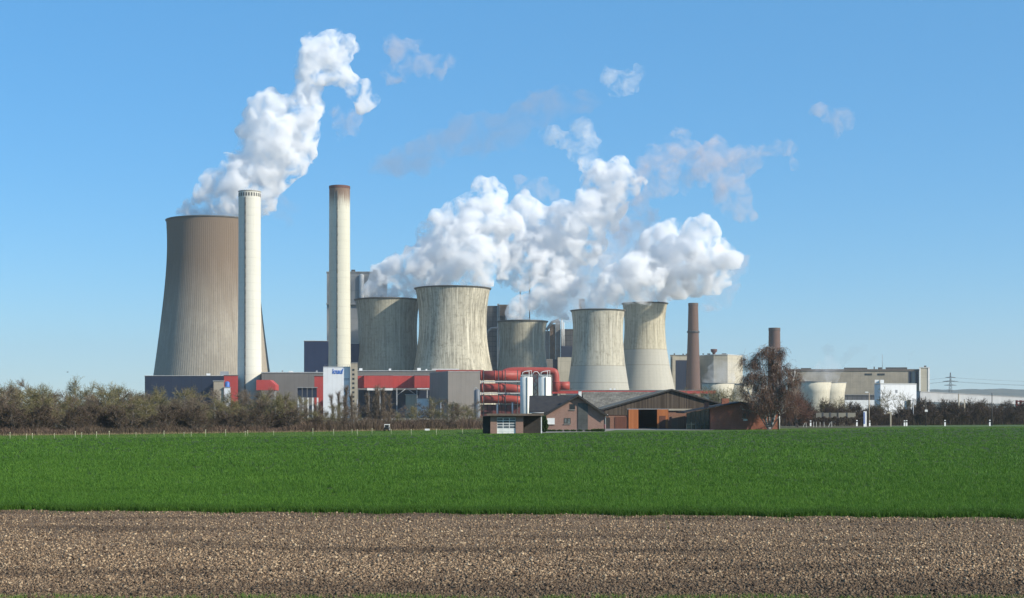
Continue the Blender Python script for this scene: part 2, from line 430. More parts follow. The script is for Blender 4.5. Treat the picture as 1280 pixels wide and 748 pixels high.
def shell(name, label, cx, Y, prof_px, mats, rim_px=1.2, ribs=0, thick=.9, rib_d=.35, group='cooling towers of the power station', lip=0.6):
    """hyperbolic shell; prof_px: (row, half width in photo pixels) from the rim downwards"""
    X = X_at(cx, Y)
    zs = np.array([Z_at(p[0], Y) for p in prof_px]); rs = np.array([p[1]/F*Y for p in prof_px])
    deg = min(4, len(zs)-1); cf = np.polyfit(zs, rs, deg)
    ztop = zs.max(); zz = np.linspace(0, ztop, 56); rr = np.polyval(cf, zz)
    root = thing(name, label, 'cooling tower', (X, Y, 0), group)
    n = ribs*6 if ribs else 128
    mb = MB(); vs = []; fs = []
    for i, (z, r) in enumerate(zip(zz, rr)):
        for k in range(n):
            a = 2*math.pi*k/n
            d = rib_d if (ribs and k % 6 in (0, 1) and i < 54) else 0
            vs.append((X+(r+d)*math.cos(a), Y+(r+d)*math.sin(a), z))
    m = len(zz)
    for i in range(m-1):
        for k in range(n): fs.append((i*n+k, i*n+(k+1)%n, (i+1)*n+(k+1)%n, (i+1)*n+k))
    mb.add(vs, fs, 0, not ribs)
    inner = [(r-thick, z) for z, r in zip(zz[::-1][:30], rr[::-1][:30])]
    mb.lathe(inner, X, Y, 96, 0)
    mb.build('shell', mats[0], root)
    rim = MB(); rt = rr[-1]; h = rim_px/F*Y
    rim.lathe([(rt-.2, ztop-h), (rt+lip*.5, ztop-h*.8), (rt+lip, ztop-h*.15), (rt+lip, ztop+.15), (rt-thick-.1, ztop+.15), (rt-thick-.1, ztop-h)], X, Y, 128, 0, False)
    rim.build('rim', mats[1], root)
    return dict(X=X, Y=Y, z=ztop, r=rt-thick-.1)

rim_m = surf('dark rim concrete', (.10,.095,.085), (.16,.15,.13), .3)
TB = shell('cooling_tower', 'tallest cooling tower, ribbed and stained brown at the top, behind the two white chimneys',
    265.5, 1060, [(277,56.3),(300,55.4),(330,55.6),(360,58),(400,62.5),(440,67.5),(470,71.5),(516,79)],
    (tower_mat('ribbed brown-stained concrete', (.35,.31,.25), (.24,.21,.17), (.4,.36,.3), 58, 112, (.165,.115,.078), mott=.5, drips=0, axis_u=50), rim_m), 1.6, 150, rib_d=.085)
TA = shell('cooling_tower', 'squat shaded cooling tower beside the white chimney with a brown top',
    484.5, 1090, [(375,40.5),(380,39.2),(395,37.4),(415,36.8),(440,37.8),(465,40.5),(516,47)],
    (tower_mat('mossy concrete, squat tower', (.44,.41,.32), (.16,.147,.108), (.55,.52,.42), mott=.75, drips=.5), rim_m), 1.7, lip=.9)
TBm = shell('cooling_tower', 'biggest of the clustered cooling towers, streaked beige, standing over the grey block',
    566, 1060, [(361,47),(366,45.6),(380,43.6),(405,42.2),(425,43),(445,46),(462,49.4),(516,60)],
    (tower_mat('streaked beige concrete', (.54,.495,.385), (.17,.152,.11), (.68,.63,.50), mott=.95, drips=.8), rim_m), 1.6, lip=.9)
TC = shell('cooling_tower', 'smallest, lowest cooling tower, behind the red pipes and white silos',
    653, 1130, [(402,31),(406,30),(425,28.6),(440,28.8),(462,31.5),(516,40)],
    (tower_mat('drip-streaked concrete, low tower', (.44,.41,.32), (.15,.138,.10), (.62,.58,.46), mott=.75, drips=.8), rim_m), 1.8, lip=.9)
TD = shell('cooling_tower', 'speckled cooling tower with a clean lower band, directly behind the farm roofs',
    747.5, 1040, [(388.5,33.6),(392,32.6),(405,31.5),(420,31.2),(440,32.4),(458,34.2),(487,39),(516,45)],
    (tower_mat('speckled concrete over clean base', (.545,.505,.40), (.165,.15,.11), (.62,.59,.5), split=Z_at(458,1040), low=(.40,.385,.33), mott=.85, drips=.45, rings=(Z_at(479,1040), Z_at(458,1040))), rim_m), 1.5, lip=.8)
TE = shell('cooling_tower', 'cooling tower half hidden behind another, with a pale lower third, beside the brown chimney',
    806, 1110, [(379.5,28),(384,27.2),(400,25.6),(415,25.4),(437,27.6),(462,32),(487,37.5),(516,43)],
    (tower_mat('yellowed concrete over pale base', (.54,.49,.365), (.17,.152,.105), (.66,.61,.47), split=Z_at(437.5,1110), low=(.42,.40,.34), mott=.7, drips=.4, rings=(Z_at(437.5,1110), Z_at(457,1110))), rim_m), 1.5, lip=.8)

# ------------------------------------------------------------------ tall chimneys
def chimney(label, cx, Y, prof, mat_, capm, cap_rows, ladder_px=None, openings=0, collar=None, group=None, name='chimney', stains=None):
    X = X_at(cx, Y)
    root = thing(name, label, 'chimney', (X, Y, 0), group)
    pr = [(hw/F*Y, Z_at(py, Y)) for py, hw in prof][::-1]
    pr[0] = (pr[0][0], 0)
    z1 = pr[-1][1]; r1 = pr[-1][0]
    mb = MB(); mb.lathe(pr, X, Y, 64, 0); mb.lathe([(r1, z1), (r1-.8, z1), (r1-.8, z1-12)], X, Y, 64, 0, False)
    mb.build('shaft', mat_, root)
    if cap_rows:
        zc = Z_at(cap_rows, Y); mb = MB()
        mb.lathe([(r1+.05, zc), (r1+.18, zc+.3), (r1+.18, z1+.2), (r1-.9, z1+.2), (r1-.9, zc)], X, Y, 64, 0, False)
        mb.build('cap', capm, root)
    if ladder_px is not None:
        xl = X_at(ladder_px, Y); mb = MB()
        n = 24
        for i in range(n):
            za, zb = i*(z1-8)/n+4, (i+1)*(z1-8)/n+4
            r_ = lambda z: np.interp(z, [p[1] for p in pr], [p[0] for p in pr])
            for z_a, z_b in ((za, zb),):
                pts = []
                for z in (z_a, z_b):
                    rr_ = r_(z); dx = xl-X; yy = Y-math.sqrt(max(rr_**2-dx*dx, 0))
                    pts.append((xl, yy-.25, z))
                mb.tube(pts, .38, 5)
        mb.build('ladder_cage', dark_m, root)
    if openings:
        mb = MB(); zo = Z_at(cap_rows+3.4, Y) if cap_rows else z1-4
        for k in range(openings):
            a = 2*math.pi*k/openings
            c, s_ = math.cos(a), math.sin(a); q = r1+.06
            w_ = .45
            p = [(X+q*c-w_*-s_, Y+q*s_-w_*c, 0), (X+q*c+w_*-s_, Y+q*s_+w_*c, 0)]
            for dz in (0,):
                mb.add([(p[0][0],p[0][1],zo-1.1),(p[1][0],p[1][1],zo-1.1),(p[1][0]-c*.4,p[1][1]-s_*.4,zo-1.1),(p[0][0]-c*.4,p[0][1]-s_*.4,zo-1.1),
                        (p[0][0],p[0][1],zo+1.1),(p[1][0],p[1][1],zo+1.1),(p[1][0]-c*.4,p[1][1]-s_*.4,zo+1.1),(p[0][0]-c*.4,p[0][1]-s_*.4,zo+1.1)],
                       [(0,1,5,4),(4,5,6,7),(0,3,2,1),(1,2,6,5),(0,4,7,3)])
        mb.build('vent_openings', dark_m, root)
    if collar:
        zc = Z_at(collar, Y); rc = np.interp(zc, [p[1] for p in pr], [p[0] for p in pr]); mb = MB()
        mb.lathe([(rc, zc-.9), (rc+.7, zc-.7), (rc+.7, zc+.5), (rc, zc+.7)], X, Y, 64, 0, False)
        mb.build('collar', dark_m, root)
    return root
dark_m = surf('dark steel', (.05,.05,.05), (.08,.075,.07), 1, .6)
def stack_mat(name, base, seam, top_z=None, top_col=None, top_h=12, axis_u=20):
    t = NT(name); o = t.obj(); s = t.n('ShaderNodeSeparateXYZ'); t.link(o, s.inputs[0]); z = s.outputs[2]
    ang = t.math('ARCTAN2', s.outputs[1], s.outputs[0])
    cx = t.n('ShaderNodeCombineXYZ'); t.link(t.math('MULTIPLY', ang, axis_u), cx.inputs[0]); t.link(t.math('MULTIPLY', z, .06), cx.inputs[1])
    st = t.noise(cx.outputs[0], .6, 4, .6); band = t.n('ShaderNodeCombineXYZ'); t.link(t.math('MULTIPLY', z, .5), band.inputs[2]); t.link(t.math('MULTIPLY', ang, .6), band.inputs[0])
    hb = t.noise(band.outputs[0], .8, 4, .7)
    col = t.mix(t.math('MULTIPLY', t.ramp(st, .4, .7), .3), base, tuple(x*.72 for x in base))
    col = t.mix(t.math('MULTIPLY', t.ramp(hb, .5, .72), .3), col, tuple(x*.78 for x in base))
    ln = t.math('LESS_THAN', t.math('FRACT', t.math('DIVIDE', z, 5.2)), .045)
    col = t.mix(t.math('MULTIPLY', ln, .3), col, seam)
    if top_z:
        stt = t.noise(cx.outputs[0], .55, 3, .6)
        zz = t.math('ADD', z, t.math('MULTIPLY', t.math('SUBTRACT', stt, .5), top_h*2.4))
        col = t.mix(t.math('MULTIPLY', t.ramp(zz, top_z-top_h*1.15, top_z-top_h*.55), .9), col, top_col)
    return t.finish(col, .85, t.bump(hb, .2, .2), spec=.2)
chimney('plain white concrete chimney in front of the tallest cooling tower', 312, 900,
    [(240,13.7),(300,13.7),(380,14),(440,14.6),(516,15.3)], stack_mat('pale chimney concrete', (.60,.58,.50), (.3,.28,.24)), surf('grey chimney cap', (.33,.32,.28), (.25,.24,.21), .5), 241.2, 309, 26, group='tall white chimneys')
chimney('white concrete chimney with a rust-brown stained top', 424.5, 1035,
    [(233.5,12.9),(300,13),(380,13.3),(440,13.8),(516,14.4)], stack_mat('pale stained chimney concrete', (.56,.54,.44), (.28,.25,.2), Z_at(233,1035), (.15,.085,.055), 13), surf('rusty chimney cap', (.15,.065,.045), (.10,.05,.04), .6), 236.5, 423, 0, group='tall white chimneys')
brick_stack = stack_mat('brown chimney brick', (.135,.088,.072), (.08,.055,.05)); 
chimney('slim brown brick chimney with a collar two thirds up', 866.5, 1130, [(379.5,6),(415,6.8),(450,7.9),(490,9.2),(516,9.9)], brick_stack, surf('dark brick cap', (.13,.09,.08), (.09,.07,.06), .8), 383, None, 0, 415, 'brown brick chimneys')
chimney('shorter brown brick chimney rising behind the weeping birch', 968, 1020, [(410.5,7),(450,7.6),(516,9)], brick_stack, surf('dark brick chimney cap', (.12,.085,.075), (.09,.07,.06), .8), 414, None, 0, None, 'brown brick chimneys')
# ------------------------------------------------------------------ steam: billowing closed hulls filled with a scattering volume
def hull(name, label, cat, blobs, Y, vmat, voxel=1.3, kids=9, tower=None, seed=1, flat=1.0, group=None, amp=1.0, dy=0.0, kid_r=(.34,.6), grow=1.24):
    """blobs: (px, py, radius px[, depth offset m[, squash]])"""
    rnd = random.Random(seed)
    import bmesh
    ico = bmesh.new(); bmesh.ops.create_icosphere(ico, subdivisions=2, radius=1)
    iv = np.array([v.co[:] for v in ico.verts]); jf = np.array([[v.index for v in f.verts] for f in ico.faces]); ico.free()
    S = []
    for b in blobs:
        Yc = Y + dy + (b[3] if len(b) > 3 else 0); r = b[2]/F*Yc*grow
        c = P(b[0], b[1], Yc + (0 if len(b) > 3 else rnd.uniform(-.35, .35)*r))
        S.append((c, r*.93))
        for k in range(kids):
            d = Vector((rnd.gauss(0,1), rnd.gauss(0,1), rnd.gauss(0,1))).normalized()
            rk = r*rnd.uniform(*kid_r)
            ck = c + d*(r*1.02-rk*.55); S.append((ck, rk))
            for q in range(3):
                d2 = (d + .8*Vector((rnd.gauss(0,1), rnd.gauss(0,1), rnd.gauss(0,1))).normalized()).normalized()
                r2 = rk*rnd.uniform(.3,.5)
                if r2 > voxel*1.4: S.append((ck + d2*(rk-r2*.4), r2))
    V = np.concatenate([iv*r*np.array([1,flat,1]) + np.array(c[:]) for c, r in S]); T = np.concatenate([jf+i*len(iv) for i in range(len(S))])
    tmp = raw_mesh('hull_source', V, T, [])
    md = tmp.modifiers.new('r', 'REMESH'); md.mode = 'VOXEL'; md.voxel_size = voxel; md.adaptivity = 0
    sm = tmp.modifiers.new('s', 'SMOOTH'); sm.iterations = 2; sm.factor = .5
    dg = bpy.context.evaluated_depsgraph_get(); ev_ = tmp.evaluated_get(dg)
    me = bpy.data.meshes.new_from_object(ev_, depsgraph=dg)
    old = tmp.data; bpy.data.objects.remove(tmp); bpy.data.meshes.remove(old)
    nv = len(me.vertices); co = np.empty(nv*3, np.float32); me.vertices.foreach_get('co', co); co = co.reshape(-1, 3)
    no = np.empty(nv*3, np.float32); me.vertex_normals.foreach_get('vector', no); no = no.reshape(-1, 3)
    disp = np.empty(nv)
    for i in range(nv):
        p = Vector(co[i])
        a = 1 - min(noise.voronoi(p/9.0)[0][0]*1.3, 1)
        b_ = 1 - min(noise.voronoi(p/4.2 + Vector((7,3,1)))[0][0]*1.3, 1)
        disp[i] = amp*(2.6*(a-.45) + 1.3*(b_-.45) + 1.1*noise.noise(p/16) + .5*noise.noise(p/2.2))
    co = co + no*disp[:, None]
    # second pass: a clean closed skin round the displaced hull, largest piece only
    me.vertices.foreach_set('co', np.ascontiguousarray(co, dtype=np.float32).ravel()); me.update()
    tmp = bpy.data.objects.new('hull_source', me); COL.objects.link(tmp)
    md = tmp.modifiers.new('r', 'REMESH'); md.mode = 'VOXEL'; md.voxel_size = voxel*.85
    dg = bpy.context.evaluated_depsgraph_get()
    me2 = bpy.data.meshes.new_from_object(tmp.evaluated_get(dg), depsgraph=dg)
    bpy.data.objects.remove(tmp); bpy.data.meshes.remove(me); me = me2
    bm = bmesh.new(); bm.from_mesh(me); bm.verts.ensure_lookup_table()
    seen = set(); comps = []
    for v in bm.verts:
        if v.index in seen: continue
        st = [v]; seen.add(v.index); comp = []
        while st:
            q = st.pop(); comp.append(q)
            for e_ in q.link_edges:
                u = e_.other_vert(q)
                if u.index not in seen: seen.add(u.index); st.append(u)
        comps.append(comp)
    comps.sort(key=len)
    bmesh.ops.delete(bm, geom=[v for c in comps[:-1] for v in c], context='VERTS')
    bm.to_mesh(me); bm.free()
    nv = len(me.vertices); co = np.empty(nv*3, np.float32); me.vertices.foreach_get('co', co); co = co.reshape(-1, 3)
    if tower:
        dx, dyy = co[:,0]-tower['X'], co[:,1]-tower['Y']; rad = np.hypot(dx, dyy)+1e-6
        low = co[:,2] < tower['z']+1.0
        inside = low & (rad < tower['r']*1.15)
        k = np.where(inside, np.minimum(1, (tower['r']-.3)/rad), 1)
        co[:,0] = tower['X']+dx*k; co[:,1] = tower['Y']+dyy*k
        co[:,2] = np.where(inside, np.maximum(co[:,2], tower['z']-7), np.where(low, np.maximum(co[:,2], tower['z']+1.0), co[:,2]))
    me.vertices.foreach_set('co', np.ascontiguousarray(co, dtype=np.float32).ravel())
    me.materials.clear(); me.materials.append(vmat); me.name = name
    me.polygons.foreach_set('use_smooth', np.ones(len(me.polygons), bool)); me.update()
    base = Vector((float(co[:,0].mean()), float(co[:,1].mean()), float(co[:,2].min())))
    me.transform(__import__('mathutils').Matrix.Translation(-base))
    o = bpy.data.objects.new(name, me); COL.objects.link(o); o.location = base
    return tag(o, label, cat, group)

steam_m = vol('dense steam', .34, (.982,.982,.987), 0, .085, .45, .66, .13)
thin_m = vol('thinning steam', .11, (.96,.96,.97), 0, .085, .45, .70, .2)
wisp_m = vol('wisp of steam', .12, (.80,.77,.81), 0, .065, .44, .76, .25)
faint_m = vol('faint vapour', .034, (.62,.58,.61), 0, .035, .40, .75, .3)
veil_m = vol('steam veil', .035, (.86,.85,.88), 0, .06, .40, .66, .25)
smoke_m = vol('blue-grey smoke', .06, (.46,.52,.56), 0, .09, .40, .72, .25)
haze_m = vol('bowl vapour', .075, (.93,.94,.97), 0, .09, .38, .7, .25)
G = 'steam plumes from the cooling towers'
hull('steam_plume', 'bright white steam column leaning up from the tallest cooling tower', 'steam plume',
  [(224,269,5),(232,266,8),(240,262,11),(250,257,14),(262,250,18),(272,240,20),(262,266,14),(278,268,12),(285,258,20),(300,250,22),(325,250,20),(290,235,18),(300,222,22),(318,210,26),(335,215,24),(310,195,15),(335,190,30),(350,175,30),(372,185,24),(365,205,20),
   (340,150,26),(322,145,18),(335,132,14),(318,152,14),(352,142,20),(368,155,20),(380,140,20),(386,122,16),(392,108,12),(384,165,16)], TB['Y'], steam_m, 1.4, 9, TB, 3, group=G)
hull('steam_plume', 'puff of white steam curling at the very top of the tallest column', 'steam plume',
  [(378,95,12),(388,82,16),(400,66,20),(415,58,20),(428,62,12),(418,80,14),(405,95,12),(425,95,13),(440,105,13),(452,115,13),(462,125,11),(452,133,9),(434,70,8)], TB['Y'], steam_m, 1.3, 8, None, 4, group=G)
hull('steam_plume', 'greyish steam spilling from the squat shaded cooling tower', 'steam plume',
  [(462,366,9),(484,368,13),(505,368,11),(490,352,20),(478,345,14),(505,340,20),(520,330,20),(500,328,10),(525,350,18),(545,330,24),(540,305,20),(538,288,14),(555,285,20),(570,275,16),(560,310,26),
   (585,270,20),(600,255,18),(608,238,14),(602,232,10),(622,240,11),(615,262,20),(580,300,26),(600,290,24),(625,280,20)], TA['Y'], steam_m, 1.4, 8, TA, 5, group=G, dy=10)
hull('steam_plume', 'rounded white steam boiling out of the biggest clustered tower', 'steam plume',
  [(545,352,11),(566,352,14),(590,352,11),(560,340,16),(580,335,20),(600,322,22),(615,318,17),(600,338,18),(622,335,14),(585,318,14),(568,330,10)], TBm['Y'], steam_m, 1.2, 9, TBm, 6, group=G)
hull('steam_plume', 'long white steam billow climbing from behind the smallest tower', 'steam plume',
  [(650,300,24),(640,280,18),(655,262,18),(668,272,18),(675,300,24),(660,330,24),(640,330,20),(695,300,24),(705,318,22),(720,300,26),(718,275,22),(735,285,22),(742,262,24),(755,245,24),(770,228,22),(785,228,16),(752,222,18),(742,210,14),
   (700,340,20),(735,315,18),(690,325,22),(757,270,18),(685,275,14),(765,250,18)], TC['Y'], steam_m, 1.4, 8, None, 7, group=G, dy=25)
hull('steam_plume', 'low white steam puff sitting on the rim of the smallest tower', 'steam plume',
  [(640,392,10),(655,392,13),(668,392,10),(650,382,12),(665,380,13),(680,382,13),(690,372,16),(700,385,12),(705,360,18),(680,360,14)], TC['Y'], steam_m, 1.2, 8, TC, 8, group=G)
hull('steam_plume', 'grey shaded steam hanging between the smallest tower and the speckled tower', 'steam plume',
  [(690,350,22),(715,345,22),(720,370,18),(735,360,18),(745,335,18),(700,395,12),(715,395,14)], TC['Y'], thin_m, 1.5, 8, None, 9, group=G, dy=55)
hull('steam_plume', 'white steam rolling off the speckled tower behind the farm', 'steam plume',
  [(735,381,8),(747,380,12),(762,380,10),(755,366,16),(770,358,20),(785,352,20),(772,342,14),(795,338,20),(780,370,12),(800,360,18),(815,348,18)], TD['Y'], steam_m, 1.2, 9, TD, 10, group=G)
hull('steam_plume', 'broad white steam cloud drifting off the half hidden tower past the brown chimney', 'steam plume',
  [(800, 373, 8, 0.0), (812, 368, 12, 0.0), (825, 360, 17, -9.8), (815, 335, 20, -7.2), (820, 305, 20, -17.0), (832, 292, 16, -28.6), (838, 284, 11, -34.7), (840, 315, 24, -30.0), (852, 335, 26, -35.0), (865, 310, 20, -49.8), (872, 288, 16, -59.4), (880, 275, 9, -68.0), (888, 292, 13, -70.6), (880, 325, 26, -58.0), (900, 328, 18, -72.4), (914, 326, 13, -83.3), (870, 350, 20, -45.5), (890, 348, 18, -60.9), (850, 358, 16, -28.9), (805, 320, 14, -8.0), (790, 348, 14, -2.4)], TE['Y'], steam_m, 1.4, 8, TE, 12, group=G)
W = 'loose wisps of steam drifting away'
hull('steam_wisp', 'thin upright wisp trailing above the long climbing billow', 'steam wisp', [(735,195,10),(738,182,9),(732,168,9),(728,158,8),(742,203,9),(715,180,6),(702,175,8),(690,170,9),(682,168,6),(720,195,7)], TC['Y'], thin_m, 1.1, 6, None, 13, group=W, grow=1.8, dy=25, amp=1.3)
hull('steam_wisp', 'pale torn wisp standing left of the larger drifting wisp', 'steam wisp', [(850,178,9),(858,190,11),(862,205,10),(858,220,9),(852,232,6),(845,172,7),(868,185,6)], TE['Y'], wisp_m, 1.1, 6, None, 14, group=W, grow=1.8, amp=1.5)
hull('steam_wisp', 'large greyish wisp drifting high above the brown chimney', 'steam wisp', [(888,195,13),(900,205,14),(908,222,14),(915,240,13),(925,258,11),(933,268,9),(920,195,9),(940,192,8),(955,190,7),(970,186,7),(985,188,6),(992,205,5),(945,205,6),(880,215,9)], TE['Y'], wisp_m, 1.3, 6, None, 15, group=W, amp=1.7, grow=1.85)
hull('steam_wisp', 'grey shreds of vapour between the climbing billow and the broad cloud', 'steam wisp', [(790,265,10),(800,285,10),(778,290,9),(810,270,8),(815,235,8),(825,215,7),(800,250,7),(785,312,10)], TE['Y'], wisp_m, 1.3, 6, None, 16, group=W, grow=1.8, amp=1.8, dy=40)
hull('steam_wisp', 'small isolated cloudlet high above the central towers', 'steam wisp', [(762,100,8),(775,102,10),(788,103,9),(797,95,7),(800,88,4),(757,90,5),(782,112,6)], TC['Y'], thin_m, 1.1, 6, None, 17, group=W, grow=1.8, amp=1.3)
hull('steam_wisp', 'smallest isolated cloudlet, farthest downwind over the birch', 'steam wisp', [(1022,138,6),(1034,143,8),(1045,146,9),(1052,153,8),(1050,163,6),(1060,148,5)], TE['Y'], wisp_m, 1.1, 6, None, 18, group=W, grow=1.8, amp=1.5)
hull('steam_wisp', 'faded purplish wisp right of the top puff of the tallest column', 'steam wisp', [(492,62,9),(505,66,11),(515,75,11),(500,85,11),(495,95,8),(530,82,9),(548,80,8),(562,74,6),(515,60,7)], TB['Y'], wisp_m, 1.3, 6, None, 19, group=W, grow=1.8, amp=1.7, dy=20)
hull('steam_wisp', 'thin shreds hanging under the top puff of the tallest column', 'steam wisp', [(425,148,9),(438,155,9),(445,142,7),(432,165,6),(400,212,8),(410,218,6),(398,195,8)], TB['Y'], wisp_m, 1.3, 6, None, 20, group=W, grow=1.8, amp=1.8, dy=20)
hull('steam_wisp', 'barely visible grey smear stretching across the sky behind the tall chimneys', 'steam wisp', [(480,208,12),(500,202,15),(525,192,17),(550,185,17),(575,175,18),(600,170,18),(625,165,17),(650,150,18),(675,138,18),(700,128,15),(730,125,13),(600,155,14),(640,175,12)], 1200, faint_m, 2.4, 5, None, 21, group=W, grow=1.5, amp=2.2)
hull('steam_wisp', 'thin vapour curling beside the top of the plain white chimney', 'steam wisp', [(335,262,10),(348,268,9),(360,276,8),(352,250,9),(365,258,8),(340,245,9)], TB['Y'], faint_m, 1.3, 6, None, 22, group=W, amp=1.8)
hull('steam_wisp', 'faint smoke smudge beside the top of the collared brown chimney', 'steam wisp', [(882,378,6),(892,381,7),(900,377,6),(886,388,5),(875,374,5)], 1000, faint_m, 1.1, 6, None, 23, group=W, amp=1.2)

hull('steam_plume', 'wide thin grey steam veil behind the climbing billow and the broad cloud', 'steam plume',
  [(700,360,26),(725,350,26),(745,375,20),(760,320,24),(775,300,22),(750,345,26),(790,330,22),(680,380,18),(710,385,18),(770,275,16),(800,300,16),(735,395,12)], 1150, veil_m, 1.8, 7, None, 31, group=G, dy=60, amp=1.6)
hull('steam_wisp', 'whitish vapour drifting over the small cooler bowl behind the farm', 'steam wisp', [(885,476,8),(897,472,10),(910,470,10),(900,460,9),(915,458,8),(890,465,7)], 950, haze_m, 1.2, 6, None, 32, group=W, amp=1.2)
hull('steam_wisp', 'bluish vapour lying over the cooler bowls right of the birch', 'steam wisp', [(1012,472,9),(1026,470,10),(1040,470,10),(1030,460,10),(1045,460,8),(1036,450,7)], 950, haze_m, 1.2, 6, None, 33, group=W, amp=1.3)
hull('steam_wisp', 'small smoke curl above the roof of the long factory hall', 'steam wisp', [(1084,455,3),(1088,451,3.4),(1092,447,3.4),(1095,445,3)], 1020, smoke_m, .8, 5, None, 34, group=W, amp=.7)
hull('steam_wisp', 'tiny smoke curl near the right end of the factory hall roof', 'steam wisp', [(1133,455,2.6),(1135,450,3),(1138,445,3),(1141,441,2.6)], 1020, smoke_m, .8, 5, None, 35, group=W, amp=.7)

hull('steam_wisp', 'grey torn vapour spread between the pale torn wisp and the climbing billow', 'steam wisp', [(820,200,12),(835,210,12),(812,220,12),(828,235,11),(800,232,10),(842,192,9),(806,205,9)], 1150, wisp_m, 1.4, 6, None, 41, group=W, amp=1.7, grow=1.6)
hull('steam_wisp', 'grey vapour fringe to the right of the broad cloud past the chimney', 'steam wisp', [(915,345,10),(905,360,10),(895,372,9),(925,330,9),(910,375,7),(885,380,7)], 1090, wisp_m, 1.4, 6, None, 42, group=W, amp=1.6, grow=1.6)
hull('steam_wisp', 'grey vapour shreds above the left end of the clustered steam', 'steam wisp', [(655,235,9),(668,240,9),(680,236,8),(690,245,8),(672,228,7)], 1120, wisp_m, 1.3, 6, None, 43, group=W, amp=1.6, grow=1.6)

hull('steam_wisp', 'blue-grey smoke trail rising to the right above the cooler bowls', 'smoke', [(1046,458,5),(1054,452,5),(1062,446,5),(1068,440,5),(1074,437,5),(1080,434,4),(1042,448,5),(1036,440,5)], 985, smoke_m, 1, 6, None, 44, group=W, amp=1.1, grow=1.5)
# ------------------------------------------------------------------ buildings of the power station
def foot(px0, px1, Y, d, d2=None):
    """footprint with its front face at Y; the sides run back along the plant's own grid, roughly away from the road"""
    x0, x1 = X_at(px0, Y), X_at(px1, Y); k = ((px0+px1)/2-640)/F
    return [(x0, Y), (x1, Y), (x1+k*d, Y+d), (x0+k*d, Y+d)]
def blk(mb, px0, px1, pt, pb, Y, d, mi=0):
    mb.prism(foot(px0, px1, Y, d), 0 if pb is None else Z_at(pb, Y), Z_at(pt, Y), mi)
def simple(px0, px1, pt, Y, d, m, name, parent, pb=None, label=None):
    mb = MB(); blk(mb, px0, px1, pt, pb, Y, d); return mb.build(name, m, parent, label)
def hall(name, label, cat, px0, px1, pt, Y, d, wall, edge, edge_px=.9, group=None):
    r = thing(name, label, cat, (X_at((px0+px1)/2, Y), Y, 0), group)
    simple(px0, px1, pt+edge_px, Y, d, wall, 'wall', r)
    mb = MB(); k = .35
    f = foot(px0, px1, Y, d); 
    mb.prism([(f[0][0]-k, f[0][1]-k), (f[1][0]+k, f[1][1]-k), (f[2][0]+k, f[2][1]+k), (f[3][0]-k, f[3][1]+k)], Z_at(pt+edge_px, Y)+.005, Z_at(pt, Y))
    mb.build('roof', edge, r); return r

navy = surf('dark navy cladding', (.016,.022,.045), (.022,.03,.055), .08, .5, panel=(6, 0, .04), panel_dark=.6)
navy_l = surf('navy blue cladding', (.012,.02,.06), (.016,.026,.07), .05, .5, panel=(5, 0, .04), panel_dark=.65)
edge_l = surf('pale metal flashing', (.5,.5,.48), (.4,.4,.39), .5, .5)
edge_g = surf('grey roof edge', (.28,.28,.27), (.2,.2,.2), .5, .6)
greyb = surf('grey-brown cladding', (.19,.172,.155), (.165,.15,.135), .1, .6, .25, panel=(3, 0, .04), panel_dark=.75)
greym = surf('grey steel cladding', (.27,.27,.265), (.22,.22,.215), .05, .5, .35, panel=(4, 12, .03), panel_dark=.75)
white_p = surf('white cladding', (.74,.75,.76), (.66,.67,.68), .08, .5, .2, (.45,.44,.42), panel=(2.4, 0, .05), panel_dark=.88)
white_c = surf('white painted steel', (.76,.76,.74), (.62,.62,.6), .6, .5)
tan = surf('tan render', (.40,.345,.26), (.34,.29,.22), .3, .8, .4, panel=(4, 3, .04), panel_dark=.8)
beige = surf('beige concrete panels', (.46,.42,.33), (.40,.365,.28), .12, .8, .45, panel=(6, 9, .025), panel_dark=.75)
beige_d = surf('shabby beige brick', (.31,.275,.215), (.235,.21,.165), .15, .85, .5, panel=(7, 4, .03), panel_dark=.8)
red = surf('red cladding', (.44,.065,.055), (.38,.052,.045), .2, .5, .25, (.3,.05,.045), panel=(2.5, 0, .06), panel_dark=.8)
redp = surf('red pipe paint', (.37,.062,.044), (.29,.05,.038), .25, .5, .6, (.22,.05,.04))
steel = surf('galvanised steel', (.36,.37,.38), (.27,.28,.29), .5, .45)
steel_d = surf('dark plant steelwork', (.07,.07,.075), (.11,.105,.1), .12, .6, panel=(3.1, 4.2, .12), panel_dark=.4)
brownb = surf('brown cladding', (.17,.12,.085), (.13,.095,.07), .2, .7)
glass_d = surf('dark window glass', (.012,.014,.018), (.02,.024,.03), .5, .12, spec=.5)

# ---- left: navy building under the tallest tower and the grey hall
r = hall('turbine_hall', 'dark navy flat roofed hall at the foot of the tallest cooling tower', 'hall', 181, 297, 469.6, 850, 55, navy, edge_l, .6)
mb = MB(); blk(mb, 258, 263, 467, 469.5, 852, 5); mb.build('roof_unit', white_c, r)
mb = MB(); blk(mb, 275, 286, 464.5, 470, 851, 6); mb.build('roof_unit', steel, r)
r = hall('annex_building', 'small red clad annex left of the plain white chimney', 'annex', 280, 297.5, 469, 838, 9, red, edge_g, .5)
r = thing('conveyor_house', 'red conveyor house with a sloping right side beside the plain white chimney', 'conveyor house', (X_at(333,840), 840, 0))
mb = MB(); mb.slabxz([(X_at(p,840), Z_at(q,840)) for p, q in ((321,488),(345,488),(345,481.5),(338,475.2),(321,475.2))], 838, 850); mb.build('wall', red, r)
mb = MB()
for p in (324, 343): mb.box(X_at(p,840)-.5, X_at(p,840)+.5, 842, 843, 0, Z_at(488,840))
mb.build('support', steel, r)
r = hall('machine_hall', 'long grey-brown hall between the two white chimneys', 'hall', 327, 420, 465.4, 880, 50, greyb, edge_l, .8)
